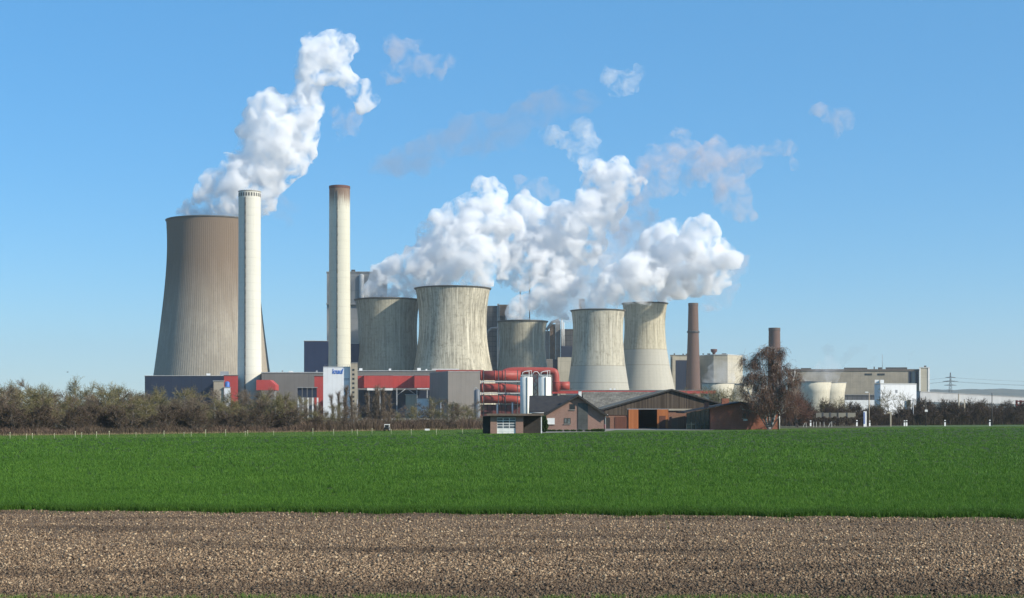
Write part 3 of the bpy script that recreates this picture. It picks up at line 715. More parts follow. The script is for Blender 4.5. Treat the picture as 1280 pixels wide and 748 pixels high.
for a, b in ((361,366.5),(352,354),(395,397)):
    mb = MB(); blk(mb, a, b, 463.3 if a != 361 else 464, 465.4, 881, 4); mb.build('roof_unit', white_c if a == 361 else steel, r)
r = hall('store_building', 'small tan rendered block among the trees left of the plain chimney', 'building', 267, 280, 476, 800, 8, tan, edge_l, .6)
r = hall('store_building', 'small white block with a blue tank on it beside the tan block', 'building', 280.2, 288, 484, 799, 8, white_p, edge_l, .5)
mb = MB(); Xc = X_at(284, 803); mb.lathe([(1.4,Z_at(484,803)),(1.4,Z_at(478.5,803)),(.6,Z_at(477,803)),(.05,Z_at(477,803))], Xc, 803, 20); mb.build('tank', surf('blue tank', (.05,.14,.42), None, .5, .4), r)
r = thing('filter_plant', 'dark blue filter plant on white feet left of the white lettered building', 'filter plant', (X_at(384,790), 790, 0))
mb = MB()
for i in range(4): blk(mb, 372+i*6.2, 377.4+i*6.2, 485.3, 497, 790, 6)
mb.build('hopper', navy, r)
mb = MB(); blk(mb, 371.5, 397, 484, 485.1, 789, 8); mb.build('roof', edge_g, r)
mb = MB()
for i in range(5): blk(mb, 372+i*6, 374+i*6, 497.3, None, 790, 2)
mb.build('support', white_c, r)
hall('annex_building', 'narrow red clad annex touching the white lettered building', 'annex', 393, 405, 469.6, 800, 9, red, edge_g, .5)
# ---- white building with blue lettering
YK = 760
r = thing('silo_building', 'tall white clad building with blue company lettering at its top', 'building', (X_at(421,YK), YK, 0))
simple(404, 438, 459, YK, 14, white_p, 'wall', r)
mb = MB(); blk(mb, 403.8, 438, 458.4, 458.98, YK-.2, 14.3); mb.build('roof', edge_l, r)
cu = bpy.data.curves.new('lettering', 'FONT'); cu.body = 'knauf'; cu.size = 3.3; cu.extrude = .07; cu.offset = .045; cu.shear = .12
tmp = bpy.data.objects.new('tmp', cu); COL.objects.link(tmp)
dg = bpy.context.evaluated_depsgraph_get(); me = bpy.data.meshes.new_from_object(tmp.evaluated_get(dg), depsgraph=dg)
bpy.data.objects.remove(tmp)
co = np.array([v.co[:] for v in me.vertices]); wx = co[:,0].max()-co[:,0].min(); hz = co[:,1].max()-co[:,1].min()
tw, th = 13.8/F*YK, 6.6/F*YK
co[:,0] = (co[:,0]-co[:,0].min())*tw/wx; co[:,1] = (co[:,1]-co[:,1].min())*th/hz
x0, z0 = X_at(415.6,YK), Z_at(467.6,YK)
for v, c in zip(me.vertices, co): v.co = Vector((c[0]+x0, YK-.09-c[2], c[1]+z0)) - Vector(r.location)
me.materials.clear(); me.materials.append(surf('blue lettering', (.02,.12,.50), (.02,.11,.46), .3, .4))
lt = bpy.data.objects.new('lettering', me); COL.objects.link(lt); lt.parent = r
mb = MB(); blk(mb, 430, 436.6, 473.2, 474.2, YK-.08, .06); blk(mb, 430, 436.6, 474.8, 475.6, YK-.08, .06); mb.build('small_lettering_panel', surf('grey print', (.42,.43,.44), None, 1), r)
mb = MB()
for p in (406,412,420,428,434,437): mb.tube([(X_at(p,YK),YK+.3,Z_at(458.4,YK)),(X_at(p,YK),YK+.3,Z_at(456.3,YK))], .05, 4)
mb.tube([(X_at(405,YK),YK+.3,Z_at(456.4,YK)),(X_at(437.5,YK),YK+.3,Z_at(456.4,YK))], .06, 4); mb.build('roof_railing', steel, r)
r = thing('stair_tower', 'tan stair tower with a column of dark windows beside the white lettered building', 'stair tower', (X_at(442.5,758), 758, 0))
simple(438.3, 447, 454, 758, 6, tan, 'wall', r)
mb = MB(); blk(mb, 438.1, 447.2, 453.3, 453.98, 757.8, 6.4); mb.build('roof', edge_g, r)
for i in range(8):
    py = 461.3+i*5.6
    f_ = simple(440.3, 443.1, py, 757.93, .06, dark_m, 'window', r, py+2.6)
    mb = MB(); blk(mb, 440.6, 442.8, py+.3, py+2.3, 757.9, .03); mb.build('pane', glass_d, f_)
# ---- red gallery on legs
r = thing('conveyor_gallery', 'long stepped red gallery on steel legs right of the stair tower', 'gallery', (X_at(492,786), 786, 0))
mb = MB(); blk(mb, 447.2, 537, 469.8, 485.2, 786, 9)
blk(mb, 455, 491, 469.5, 485, 780.4, 5.59); blk(mb, 518, 536.3, 469.5, 485, 780.4, 5.59); mb.build('wall', red, r)
mb = MB(); blk(mb, 447.2, 537, 469.1, 469.78, 785.9, 9.2); blk(mb, 454.8, 491.2, 468.8, 469.48, 780.2, 5.7); blk(mb, 517.8, 536.5, 468.8, 469.48, 780.2, 5.7); mb.build('roof', edge_g, r)
mb = MB(); blk(mb, 459, 491, 485.3, 488.2, 780.6, 2); mb.build('sill_band', white_c, r)
mb = MB(); blk(mb, 521, 536, 485.3, 486.5, 780.6, 2); mb.build('sill_band', white_c, r)
for p in (461, 475, 496, 521, 534):
    mb = MB(); x = X_at(p, 783); mb.box(x-.28, x+.28, 783, 783.6, 0, Z_at(485.3, 783)); mb.build('leg', steel, r)
mb = MB(); 
for a, b in (((508,485.5),(497,494)),((508,485.5),(519,493))): mb.tube([P(a[0],a[1],783.3), P(b[0],b[1],783.3)], .22, 6)
mb.build('brace', steel, r)
hall('workshop_building', 'dark navy workshop under the red gallery', 'workshop', 448, 537, 487.5, 798, 20, navy, edge_g, .5)
hall('store_building', 'small tan shed below the red gallery, between its legs', 'building', 507, 521, 493.2, 772, 6, tan, edge_l, .5)
hall('store_building', 'small white shed below the right end of the red gallery', 'building', 521.3, 536, 498, 771, 6, white_p, edge_l, .5)
r = hall('machine_hall', 'low grey hall with a pale roof line behind the red gallery', 'hall', 447, 556, 463.3, 840, 30, greyb, edge_l, .8)
for a, b, t_ in ((449,453,460.5),(486,489,461),(521.5,526,460.2),(532,534,461.5)):
    mb = MB(); blk(mb, a, b, t_, 463.3, 842, 4); mb.build('roof_unit', white_c, r)
# ---- grey block
r = thing('grey_block', 'windowless grey-brown block with a darker side in front of the biggest clustered tower', 'building', (X_at(560,735), 735, 0))
def quadprism(r, c, l, rr, pt, wall, roof, name='wall'):
    C_, L_, R_ = [Vector((X_at(p[0],p[1]), p[1])) for p in (c, l, rr)]; B_ = L_+R_-C_
    z = Z_at(pt, c[1]); mb = MB(); mb.prism([C_[:],R_[:],B_[:],L_[:]], 0, z-.4); o = mb.build(name, wall, r)
    mid = (C_+B_)/2; mb = MB(); mb.prism([((p-mid)*1.012+mid)[:] for p in (C_,R_,B_,L_)], z-.395, z); mb.build('roof', roof, r); return o
quadprism(r, (560,735), (537,764), (600,741), 464, greyb, edge_g)
mb = MB(); blk(mb, 540, 574, 461.2, 462.4, 790, 4); mb.build('roof_unit', white_c, r)
r = thing('storage_tank', 'slim dark grey tank standing at the right corner of the grey block', 'tank', (X_at(596.5,730), 730, 0))
mb = MB(); x = X_at(596.6,730); mb.lathe([(1.4,0),(1.4,Z_at(488.5,730)),(.9,Z_at(487,730)),(.05,Z_at(486.6,730))], x, 730, 24); mb.build('vessel', surf('blue-grey tank paint', (.10,.12,.14), (.14,.15,.17), .4, .5), r)
mb = MB(); mb.tube([(x-1.6,730,0),(x-1.6,730,Z_at(487,730)),(x-1.2,730,Z_at(484.8,730)),(x-.4,730,Z_at(484.6,730)),(x,730,Z_at(486.5,730))], .16, 6); mb.build('vent_pipe', steel, r)
# ---- red ducts
YD = 775
def duct(label, pts, r_px, joints, Y=YD, name='flue_duct'):
    r = thing(name, label, 'duct', (X_at(pts[0][0],Y), Y, 0), 'fat red flue ducts')
    P3 = [P(p[0], p[1], Y+(p[2] if len(p) > 2 else 0)) for p in pts]
    # round the corners
    path = [P3[0]]
    for a, b, c in zip(P3, P3[1:], P3[2:]):
        la, lc = min((b-a).length*.45, 5), min((c-b).length*.45, 5)
        p0 = b+(a-b).normalized()*la; p2 = b+(c-b).normalized()*lc
        for i in range(6):
            u = i/5; path.append(p0*(1-u)**2 + b*2*u*(1-u) + p2*u*u)
    path.append(P3[-1])
    mb = MB(); mb.tube(path, r_px/F*Y, 28); mb.build('pipe', redp, r)
    for j in joints:
        q = P(j[0], j[1], Y+(j[3] if len(j) > 3 else 0)); d = Vector((1,0,0)) if j[2] == 'h' else Vector((0,0,1))
        mb = MB(); mb.tube([q-d*.3, q+d*.3], r_px/F*Y+.22, 28); mb.build('flange', redp, r)
    return r
duct('topmost of the three stacked red ducts beside the grey block', [(598,469.6),(651,469.6)], 6, [(601.5,469.6,'h'),(619,469.6,'h'),(629,469.6,'h')])
duct('middle of the three stacked red ducts, bending down to the right', [(598,485),(632,485),(654,488)], 5.5, [(603,485,'h'),(626,485,'h')])
duct('lowest of the three stacked red ducts beside the grey block', [(598,499.2),(634,499.2),(654,501)], 5.2, [(603,499.2,'h'),(629,499.2,'h')])
duct('red duct arching over behind the topmost stacked duct', [(626,470,6),(634,463.6,6),(668,463.6,6),(690,463.8,6),(695,466,6),(695,490,6)], 4.4, [(694.8,477.5,'v',6)])
duct('short red duct stub at the foot of the arching duct', [(697.5,482.5),(712,482.5)], 5.3, [(699.5,482.5,'h')], 800)
r = thing('pipe_rack', 'steel rack with pale beams carrying the three stacked red ducts', 'pipe rack', (X_at(625,768), 768, 0))
for p in (604.5, 623.2, 631.5, 647):
    mb = MB(); x = X_at(p,769); mb.box(x-.25,x+.25,768.8,769.3,0,Z_at(463,769)); mb.build('post', steel_d, r)
for q in (477.2, 491.8):
    mb = MB(); blk(mb, 600.5, 651, q-.7, q+.7, 768.2, .5); mb.build('beam', edge_l, r)
    mb = MB(); blk(mb, 600.5, 651, q-.5, q+.7, 781.5, .5); mb.build('beam', edge_l, r)
hall('pump_house', 'low dark red pump house under the stacked ducts', 'pump house', 600.5, 652, 505.8, 777, 8, surf('dark red cladding', (.16,.04,.035), (.10,.03,.03), .3, .7, panel=(2.6, 0, .3), panel_dark=.35), steel_d, .4)
for i, p in enumerate((621.5, 640.5)):
    r = thing('vent_pipe', ('short' if i == 0 else 'taller') + ' white vent pipe in front of the dark red pump house', 'vent pipe', (X_at(p,764), 764, 0))
    mb = MB(); mb.tube([(X_at(p,764),764,0),(X_at(p,764),764,Z_at(505.5 if i == 0 else 504,764))], .42, 10); mb.build('pipe', white_c, r)
    mb = MB(); mb.tube([(X_at(p,764),764,Z_at(505.5 if i == 0 else 504,764)+.02),(X_at(p,764),764,Z_at(504.6 if i == 0 else 503,764))], .6, 10); mb.build('cowl', steel, r)
for i, (p, lb) in enumerate(((658, 'white cylindrical silo nearer the stacked red ducts'), (681, 'white cylindrical silo nearer the arching red duct'))):
    r = thing('silo', lb, 'silo', (X_at(p,755), 755, 0), 'pair of white silos'); x = X_at(p,755); rr_ = 7.9/F*755; zt = Z_at(472,755)
    mb = MB(); mb.lathe([(rr_,0),(rr_,zt),(rr_*.3,zt+.5),(.02,zt+.5)], x, 755, 40); mb.build('vessel', surf('white silo paint', (.70,.71,.66), (.6,.61,.56), .2, .5, .3, (.4,.4,.35)), r)
    mb = MB(); q = x+rr_*.1; mb.box(q-.18,q+.18,755-rr_-.3,755-rr_+.05,.5,zt); mb.build('ladder', dark_m, r)
    mb = MB()
    for k in range(10):
        a = 2*math.pi*k/10; mb.tube([(x+rr_*.97*math.cos(a),755+rr_*.97*math.sin(a),zt),(x+rr_*.97*math.cos(a),755+rr_*.97*math.sin(a),zt+1.1)], .05, 4)
    ring = [(x+rr_*.97*math.cos(2*math.pi*k/24),755+rr_*.97*math.sin(2*math.pi*k/24),zt+1.1) for k in range(25)]
    mb.tube(ring, .06, 4); mb.build('railing', white_c, r)
    mb = MB(); mb.tube([(x-2,754.2,zt+.3),(x-2,754.2,zt+2.6),(x-.4,754.2,zt+3.2),(x+1.4,754.2,zt+3.2),(x+1.4,754.2,zt+.3)], .2, 6)
    mb.tube([(x+2.6,754.5,zt+.3),(x+2.6,754.5,zt+3.6),(x+.4,754.5,zt+3.6)], .16, 6); mb.build('top_pipework', white_c, r)
r = thing('service_stair', 'dark red steel stair frame between the two white silos', 'stair', (X_at(669.5,760), 760, 0))
mb = MB()
for p in (667.2, 672): mb.box(X_at(p,760)-.15,X_at(p,760)+.15,760,760.3,0,Z_at(468,760))
for k in range(9): mb.tube([P(667.2 if k%2 else 672, 508-k*4.6, 760.15), P(672 if k%2 else 667.2, 503.4-k*4.6, 760.15)], .14, 4)
mb.build('frame', surf('dark red steel', (.16,.035,.03), None, 1, .6), r)
mb = MB(); mb.tube([P(664,470,757),P(668,464.8,757),P(671.5,464.8,757),P(675,469,757)], .18, 6); mb.build('bridge_pipe', white_c, r)
r = thing('pipe_bridge', 'long low red pipe bridge passing behind the farm roofs', 'pipe bridge', (X_at(790,810), 810, 0))
mb = MB(); blk(mb, 690, 895, 488.3, 492.2, 810, 4); mb.build('casing', red, r)
mb = MB(); blk(mb, 690, 895, 487.7, 488.28, 809.8, 4.4); mb.build('roof', edge_g, r)
for p in range(700, 895, 24):
    mb = MB(); x = X_at(p, 811); mb.box(x-.3,x+.3,811,811.6,0,Z_at(492.2,811)); mb.build('leg', steel, r)
for p in (712.5, 762, 767):
    mb = MB(); blk(mb, p, p+2.4, 485.6, 487.68, 811, 1.5); mb.build('roof_unit', white_c if p > 713 else steel_d, r)
hall('machine_hall', 'long low grey hall below the red pipe bridge', 'hall', 700, 872, 493.6, 822, 14, surf('dusty grey cladding', (.16,.15,.135), (.11,.105,.095), .2, .8, .3), edge_g, .5)
r = thing('pipe_bridge', 'thin red pipe line running along above the grey block', 'pipe bridge', (X_at(570,800), 800, 0))
mb = MB(); blk(mb, 545, 604, 462.7, 464.6, 800, 2.5); mb.build('casing', redp, r)
mb = MB(); 
for p in (550, 580, 602): mb.box(X_at(p,801)-.3,X_at(p,801)+.3,800.6,801.2,0,Z_at(464.7,801))
mb.build('support', steel, r)
# ---- boiler houses behind the towers
r = thing('boiler_house', 'tall grey boiler house rising behind the rust-topped white chimney', 'boiler house', (X_at(445,1250), 1250, 0))
simple(408.5, 484, 341, 1250, 50, greym, 'wall', r)
mb = MB(); blk(mb, 408, 484.5, 339.6, 340.98, 1249.4, 51); mb.build('roof', edge_g, r)
mb = MB(); x = X_at(452,1250); mb.lathe([(2.2,Z_at(379,1250)),(2.2,Z_at(344.5,1250)),(1.2,Z_at(343,1250)),(.05,Z_at(342.6,1250))], x, 1249.5, 20); mb.build('duct', edge_l, r)
mb = MB(); blk(mb, 407.8, 484.5, 379.2, 380.8, 1247.5, 2.45); mb.build('ledge', edge_g, r)
for a, b in ((439,444),(466,473)):
    mb = MB(); blk(mb, a, b, 337.3, 339.58, 1256, 8); mb.build('roof_unit', dark_m, r)
r = thing('coal_bunker', 'dark navy block behind the rust-topped white chimney', 'building', (X_at(412,1082), 1082, 0))
mb = MB(); blk(mb, 380, 411, 426.6, None, 1078, 30); blk(mb, 411.01, 449, 429.8, None, 1079, 29); mb.build('wall', navy_l, r)
mb = MB(); blk(mb, 379.8, 394, 425.9, 426.58, 1077.7, 30.5); blk(mb, 394.01, 411, 426.1, 426.58, 1077.7, 30.5); blk(mb, 411.3, 449, 429.2, 429.78, 1078.7, 29.5); mb.build('roof', edge_l, r)
r = thing('boiler_house', 'dark steel boiler tower with a brown head between the two middle cooling towers', 'boiler house', (X_at(620,1235), 1235, 0))
simple(604, 621.5, 382.5, 1235, 30, steel_d, 'wall', r)
simple(621.6, 624.2, 380, 1233, 30, greym, 'stair_shaft', r)
simple(624.3, 636, 381, 1232, 12, brownb, 'head_house', r, 395.5)
simple(624.3, 634, 395.8, 1236, 26, steel_d, 'lower_wall', r)
mb = MB(); mb.tube([P(606,424,1228),P(610,414,1228),P(614,410.5,1228),P(622,410,1228)], 1.0, 10); mb.build('duct', greym, r)
r = thing('boiler_house', 'pale grey panelled boiler house right of the smallest cooling tower', 'boiler house', (X_at(692,1225), 1225, 0))
simple(676, 687, 414, 1225, 25, greym, 'wall', r)
simple(687.1, 694.3, 405.5, 1223, 27, brownb, 'wall', r, label='brown panelled middle wall')
simple(694.4, 700.5, 402, 1222, 28, greym, 'stair_shaft', r)
simple(676, 691, 449, 1205, 15, greyb, 'lower_wall', r)
simple(691.1, 697, 449.5, 1206, 15, navy, 'doorway', r)
simple(697.1, 716.5, 446.8, 1204, 16, beige, 'lower_wall', r, label='beige right hand wall')
mb = MB(); mb.tube([P(683,413,1222),P(690,403,1222),P(699,400,1222)], 1.3, 8); mb.build('conveyor', steel, r)
r = thing('boiler_house', 'dark steel frame with a navy box left of the speckled cooling tower', 'boiler house', (X_at(708,1218), 1218, 0))
simple(700.8, 717, 411.5, 1218, 30, steel_d, 'wall', r)
simple(700.9, 717, 433, 1214, 3.9, navy, 'casing', r, 446.4)
mb = MB(); 
for p, q in ((702.3,398.5),(704.6,403)): mb.tube([P(p,q,1216), P(p,433,1216)], .55, 8)
mb.build('vent_pipe', white_c, r)
r = thing('boiler_house', 'dark roof head poking out of the steam above the speckled tower', 'boiler house', (X_at(727,1270), 1270, 0))
simple(717, 736, 400, 1272, 25, steel_d, 'wall', r); simple(723.5, 731, 373.8, 1270, 8, steel_d, 'head_house', r)
for p, q, l in ((662, 339, 'tall thin dark mast standing up through the steam clouds'), (650.2, 364, 'short thin dark mast in the gap right of the biggest clustered tower')):
    r = thing('mast', l, 'mast', (X_at(p,1240), 1240, 0))
    z = Z_at(q,1240); mb = MB(); mb.tube([(X_at(p,1240),1240,0),(X_at(p,1240),1240,z)], [.8,.45], 6); mb.build('pole', dark_m, r)
    mb = MB()
    for d in (.12,.2): mb.tube([(X_at(p,1240)-.9,1240,z*(1-d*.3)),(X_at(p,1240)+.9,1240,z*(1-d*.3))], .2, 5)
    mb.build('crossbar', dark_m, r)
# ---- right of the towers
r = thing('switch_house', 'beige framed building with a navy front left of the collared brown chimney', 'building', (X_at(850,1160), 1160, 0))
simple(838, 864, 444.5, 1164, 20, beige, 'wall', r); simple(840.5, 844.3, 445, 1160, 3.9, beige, 'pier', r)
simple(844.5, 864, 450.5, 1161, 2.9, navy, 'front', r)
mb = MB(); blk(mb, 837.6, 864.4, 443.7, 444.48, 1163.5, 21); mb.build('roof', edge_g, r)
for p in (842, 853, 857): mb = MB(); blk(mb, p, p+1.8, 441.9+.4*(p%2), 443.68, 1168, 3); mb.build('roof_unit', dark_m, r)
r = thing('boiler_house', 'pale many sided building behind the collared brown chimney', 'building', (X_at(900,1150), 1150, 0))
ft = [(X_at(p,Y),Y) for p,Y in ((873,1172),(892,1150),(909.5,1148),(928.5,1166))]; ft += [(ft[3][0]+4, 1195), (ft[0][0]+2, 1195)]
mb = MB(); mb.prism(ft, 0, Z_at(444.2,1150)); mb.build('wall', beige, r)
c_ = Vector((sum(p[0] for p in ft)/6, sum(p[1] for p in ft)/6)); mb = MB(); mb.prism([((Vector(p)-c_)*1.015+c_)[:] for p in ft], Z_at(444.2,1150)+.005, Z_at(443.2,1150)); mb.build('roof', edge_l, r)
x = X_at(892.4,1160); mb = MB(); mb.lathe([(1.0,Z_at(443.2,1160)),(1.3,Z_at(441.4,1160)),(2.5,Z_at(439.6,1160)),(2.7,Z_at(437,1160)),(2.4,Z_at(436.6,1160)),(.1,Z_at(436.6,1160))], x, 1160, 24); mb.build('vent_bowl', surf('rusty vent', (.14,.07,.06), (.09,.05,.045), .6), r)
for a, b in ((884,888),(902,908),(878,880)): mb = MB(); blk(mb, a, b, 442, 443.18, 1158, 5); mb.build('roof_unit', dark_m, r)
mb = MB()
for p in (876.5, 889.5): blk(mb, p, p+1.6, 448, 450, 1147.5, .5)
bowl_m = tower_mat('cream concrete, small coolers', (.56,.52,.41), (.36,.33,.26), (.65,.6,.5), mott=.4, drips=0, axis_u=14)
for cx, Y, top, lb in ((897.5,940,479,'small cream cooler bowl behind the farm, left of the birch'),(921,978,480,'cream cooler bowl mostly hidden by the birch'),
                       (1018.5,940,477.2,'small cream cooler bowl right of the birch, the fuller one'),(1037,975,478.2,'small cream cooler bowl peeking out right behind its neighbour')):
    r = thing('cooler_bowl', lb, 'cooling cell', (X_at(cx,Y), Y, 0), 'small flared cooling cells'); x = X_at(cx,Y); k = Y/F
    zt = Z_at(top,Y); mb = MB(); mb.lathe([(17*k,0),(17.3*k,zt*.35),(18.6*k,zt*.7),(20.4*k,zt-.5),(19.6*k,zt-.5),(17.6*k,zt*.6)], x, Y, 56); mb.build('shell', bowl_m, r)
    mb = MB(); mb.lathe([(20.4*k,zt-.6),(20.9*k,zt-.4),(20.9*k,zt),(19.5*k,zt),(19.5*k,zt-.5)], x, Y, 56, 0, False); mb.build('rim', edge_g, r)
r = thing('factory_hall', 'long shabby beige factory hall with a pale end tower at the right', 'hall', (X_at(1075,1010), 1010, 0))
YL = 1010
simple(985, 1149, 464, YL, 40, beige_d, 'wall', r)
mb = MB(); blk(mb, 984.5, 1149.2, 461.6, 463.98, YL-.5, 41); mb.build('roof', surf('dark brown roof edge', (.10,.08,.07), (.14,.12,.1), .3), r)
simple(1149.3, 1162, 459.8, YL-3, 30, beige, 'end_tower', r)
mb = MB(); blk(mb, 1149.2, 1150.9, 459.9, None, YL-3.3, .28); blk(mb, 1159.9, 1162, 459.9, None, YL-3.3, .28); blk(mb, 1149, 1162.3, 459.2, 459.78, YL-3.5, 31); mb.build('white_trim', white_c, r)
for p in (1136.2, 1140.5, 1144.6): simple(p, p+2.9, 464.6, YL-.25, .24, navy if p != 1140.5 else greym, 'wall_strip', r, 480)
for a, b in ((1081,1090),(1097,1106)):
    fo = simple(a, b, 467, YL-.2, .19, dark_m, 'window', r, 469.4); mb = MB(); blk(mb, a+.4, b-.4, 467.4, 469, YL-.3, .09); mb.build('pane', glass_d, fo)
for a, b, q in ((1001,1014,460.3),(1055,1084,459.8),(1107,1134,459.4),(1092,1093.5,458.6),(1097.5,1102.5,459.4),(1155,1158,457.3)):
    mb = MB(); blk(mb, a, b, q, 461.58 if a < 1149 else 459.18, YL+3, 5); mb.build('roof_unit', dark_m, r)
mb = MB(); mb.tube([P(1103,461.5,YL+5),P(1103,443,YL+5)], .16, 5); mb.build('antenna', steel, r)
hall('loading_shed', 'low dark shed with a white base strip right of the small cooler bowls', 'shed', 1056, 1098, 493.5, 930, 10, steel_d, edge_g, .5)
simple_r = thing('low_wall', 'low white wall strip in front of the dark loading shed', 'wall', (X_at(1075,920), 920, 0)); simple(1056, 1098, 500.3, 920, 1, white_c, 'panel', simple_r)
r = thing('white_shed', 'white clad box shed with a grey side right of the birch', 'shed', (X_at(1101,570), 570, 0))
quadprism(r, (1100.6,570), (1093,590), (1145.5,573), 479.3, white_p, edge_l)
mb = MB(); blk(mb, 1093.5, 1099, 475, 479.2, 578, 3); mb.build('roof_unit', white_c, r)
mb = MB(); blk(mb, 1100.3, 1105, 475, 479.2, 576, 3); mb.build('roof_unit', white_c, r)
simple(1134, 1138.5, 500, 571.5, .3, dark_m, 'door', r); simple(1119, 1122, 487.5, 571.2, .3, steel, 'window', r, 491)
r = thing('conveyor_bridge', 'long pale enclosed conveyor bridge running off to the right edge', 'conveyor bridge', (X_at(1200,760), 760, 0))
A = Vector((X_at(1145,640),640)); B = Vector((X_at(1300,985),985)); dv = (B-A).normalized(); nv_ = Vector((-dv.y,dv.x))*1.8
zt = Z_at(489.3,640); mb = MB(); mb.prism([(A-nv_)[:],(B-nv_)[:],(B+nv_)[:],(A+nv_)[:]][::1], zt-4.6, zt-.35); mb.build('casing', surf('pale grey sheeting', (.38,.385,.39), (.31,.315,.32), .1, .5, .3, panel=(5,0,.04), panel_dark=.8), r)
mb = MB(); mb.prism([(A-nv_*1.12)[:],(B-nv_*1.12)[:],(B+nv_*1.12)[:],(A+nv_*1.12)[:]], zt-.34, zt); mb.build('roof', edge_g, r)
for i in range(9):
    q = A+(B-A)*(i+.3)/9; mb = MB(); mb.box(q.x-.4,q.x+.4,q.y-.4,q.y+.4,0,zt-4.6); mb.build('leg', steel, r)
r = thing('lattice_pylon', 'distant lattice power pylon on the hazy skyline', 'pylon', (X_at(1188,2600), 2600, 0))
x, Y, zt = X_at(1188,2600), 2600, Z_at(466,2600); mb = MB()
def pw(z): return 4.6*(1-z/zt)**1.2+.6
lv = [0, 12, 22, 31, 39, 46, 52, 58, 63, zt]
for sx in (-1,1):
    for sy in (-1,1): mb.tube([(x+sx*pw(z),Y+sy*pw(z),z) for z in lv], .22, 4)
for z0, z1 in zip(lv, lv[1:]):
    for sy in (-1,1):
        mb.tube([(x-pw(z0),Y+sy*pw(z0),z0),(x+pw(z1),Y+sy*pw(z1),z1)], .17, 4); mb.tube([(x+pw(z0),Y+sy*pw(z0),z0),(x-pw(z1),Y+sy*pw(z1),z1)], .17, 4)
mb.build('lattice', dark_m, r)
for z, wd in ((50,11),(57,14),(64,9)):
    mb = MB(); mb.tube([(x-wd,Y,z),(x,Y,z+1.2),(x+wd,Y,z)], .45, 4); mb.tube([(x-wd,Y,z),(x+wd,Y,z)], .35, 4); mb.build('crossarm', dark_m, r)
for i, (z, s_) in enumerate(((57,-14),(57,14),(64,0))):
    r = thing('power_cable', ('upper' if z == 64 else 'near' if s_ > 0 else 'far') + ' overhead cable strung from the distant pylon', 'cable', (x+s_*.1, Y, z))
    mb = MB()
    for X1, dY in ((x-420, 330), (x+520, -260)):
        mb.tube([(x+(X1-x)*u, Y+s_+dY*u, z-22*4*u*(1-u)*.5-3*u) for u in np.linspace(0,1,14)], .13, 4)
    mb.build('wire', dark_m, r)
# ---- far wooded hill
t = NT('far woods'); o = t.obj()
hm = t.finish(t.mix(t.ramp(t.noise(o, .012, 6, .7), .4, .6), (.05,.055,.035), (.11,.095,.06)), .95, spec=.05)
mb = MB(); nx, ny = 150, 14; xs = np.linspace(900, 5200, nx); ys = np.linspace(5600, 6900, ny)
hv = []
for yy in ys:
    for xx in xs:
        u = (xx-2600)/900; e = 1/(1+math.exp(-(xx-1500)/90))*(1/(1+math.exp((xx-4600)/150)))
        prof = max(0, 1-((yy-6250)/640)**2)
        z = 100*e*prof**.6*(1+.06*math.sin(xx/210)+.04*math.sin(xx/83+1)) + (noise.noise(Vector((xx/22, yy/60, 3)))*5 if prof > .05 else 0)
        hv.append((xx, yy, z-1))
mb.add(hv, [(j*nx+i, j*nx+i+1, (j+1)*nx+i+1, (j+1)*nx+i) for j in range(ny-1) for i in range(nx-1)]); tag(mb.build('hill', hm), kind='structure')
# ------------------------------------------------------------------ farm
def brick(name, c1, c2, mortar, rough=.85):
    t = NT(name); o = t.obj(); s = t.n('ShaderNodeSeparateXYZ'); t.link(o, s.inputs[0])
    cb = t.n('ShaderNodeCombineXYZ'); t.link(t.math('ADD', s.outputs[0], s.outputs[1]), cb.inputs[0]); t.link(s.outputs[2], cb.inputs[1])
    b = t.n('ShaderNodeTexBrick', i_Scale=1.0); t.link(cb.outputs[0], b.inputs['Vector'])
    b.inputs['Color1'].default_value = (*c1,1); b.inputs['Color2'].default_value = (*c2,1); b.inputs['Mortar'].default_value = (*mortar,1)
    b.inputs['Brick Width'].default_value = .26; b.inputs['Row Height'].default_value = .085; b.inputs['Mortar Size'].default_value = .012
    n = t.noise(o, .7, 5, .65)
    col = t.mix(t.math('MULTIPLY', t.ramp(n, .4, .7), .35), b.outputs[0], tuple(x*.55 for x in c1))
    return t.finish(col, rough, t.bump(b.outputs['Fac'], .3, .02), spec=.15)
br_pink = brick('pink-brown brick', (.30,.165,.125), (.24,.13,.10), (.33,.25,.21))
br_red = brick('old red brick', (.34,.105,.062), (.26,.08,.047), (.26,.16,.12))
br_barn = brick('barn brick', (.29,.13,.082), (.23,.10,.062), (.26,.18,.14))
def tiles(name, c1, c2, pitch=.33):
    t = NT(name); o = t.obj(); s = t.n('ShaderNodeSeparateXYZ'); t.link(o, s.inputs[0])
    n = t.noise(o, 1.2, 5, .7); col = t.mix(t.ramp(n, .35, .7), c1, c2)
    row = t.math('FRACT', t.math('DIVIDE', t.math('ADD', s.outputs[2], t.math('MULTIPLY', s.outputs[1], .0)), pitch*.6))
    col = t.mix(t.math('MULTIPLY', t.math('LESS_THAN', row, .22), .45), col, tuple(x*.4 for x in c1))
    return t.finish(col, .75, t.bump(row, .4, .05), spec=.3)
tile_d = tiles('dark roof tiles', (.028,.027,.030), (.05,.047,.046))
tile_b = tiles('sooty brown roof tiles', (.045,.036,.032), (.08,.062,.052))
t = NT('lichen covered fibre cement'); o = t.obj()
n1 = t.noise(o, .35, 6, .7); n2 = t.noise(o, 1.6, 5, .65)
sx = t.n('ShaderNodeSeparateXYZ'); t.link(o, sx.inputs[0]); wv_ = t.math('FRACT', t.math('DIVIDE', sx.outputs[0], .36))
col = t.mix(t.ramp(n1, .4, .62), (.19,.175,.15), (.10,.09,.075)); col = t.mix(t.math('MULTIPLY', t.ramp(n2, .5, .68), .6), col, (.29,.275,.22))
fib = t.finish(col, .9, t.bump(t.math('PINGPONG', wv_, .5), .6, .08), spec=.1)
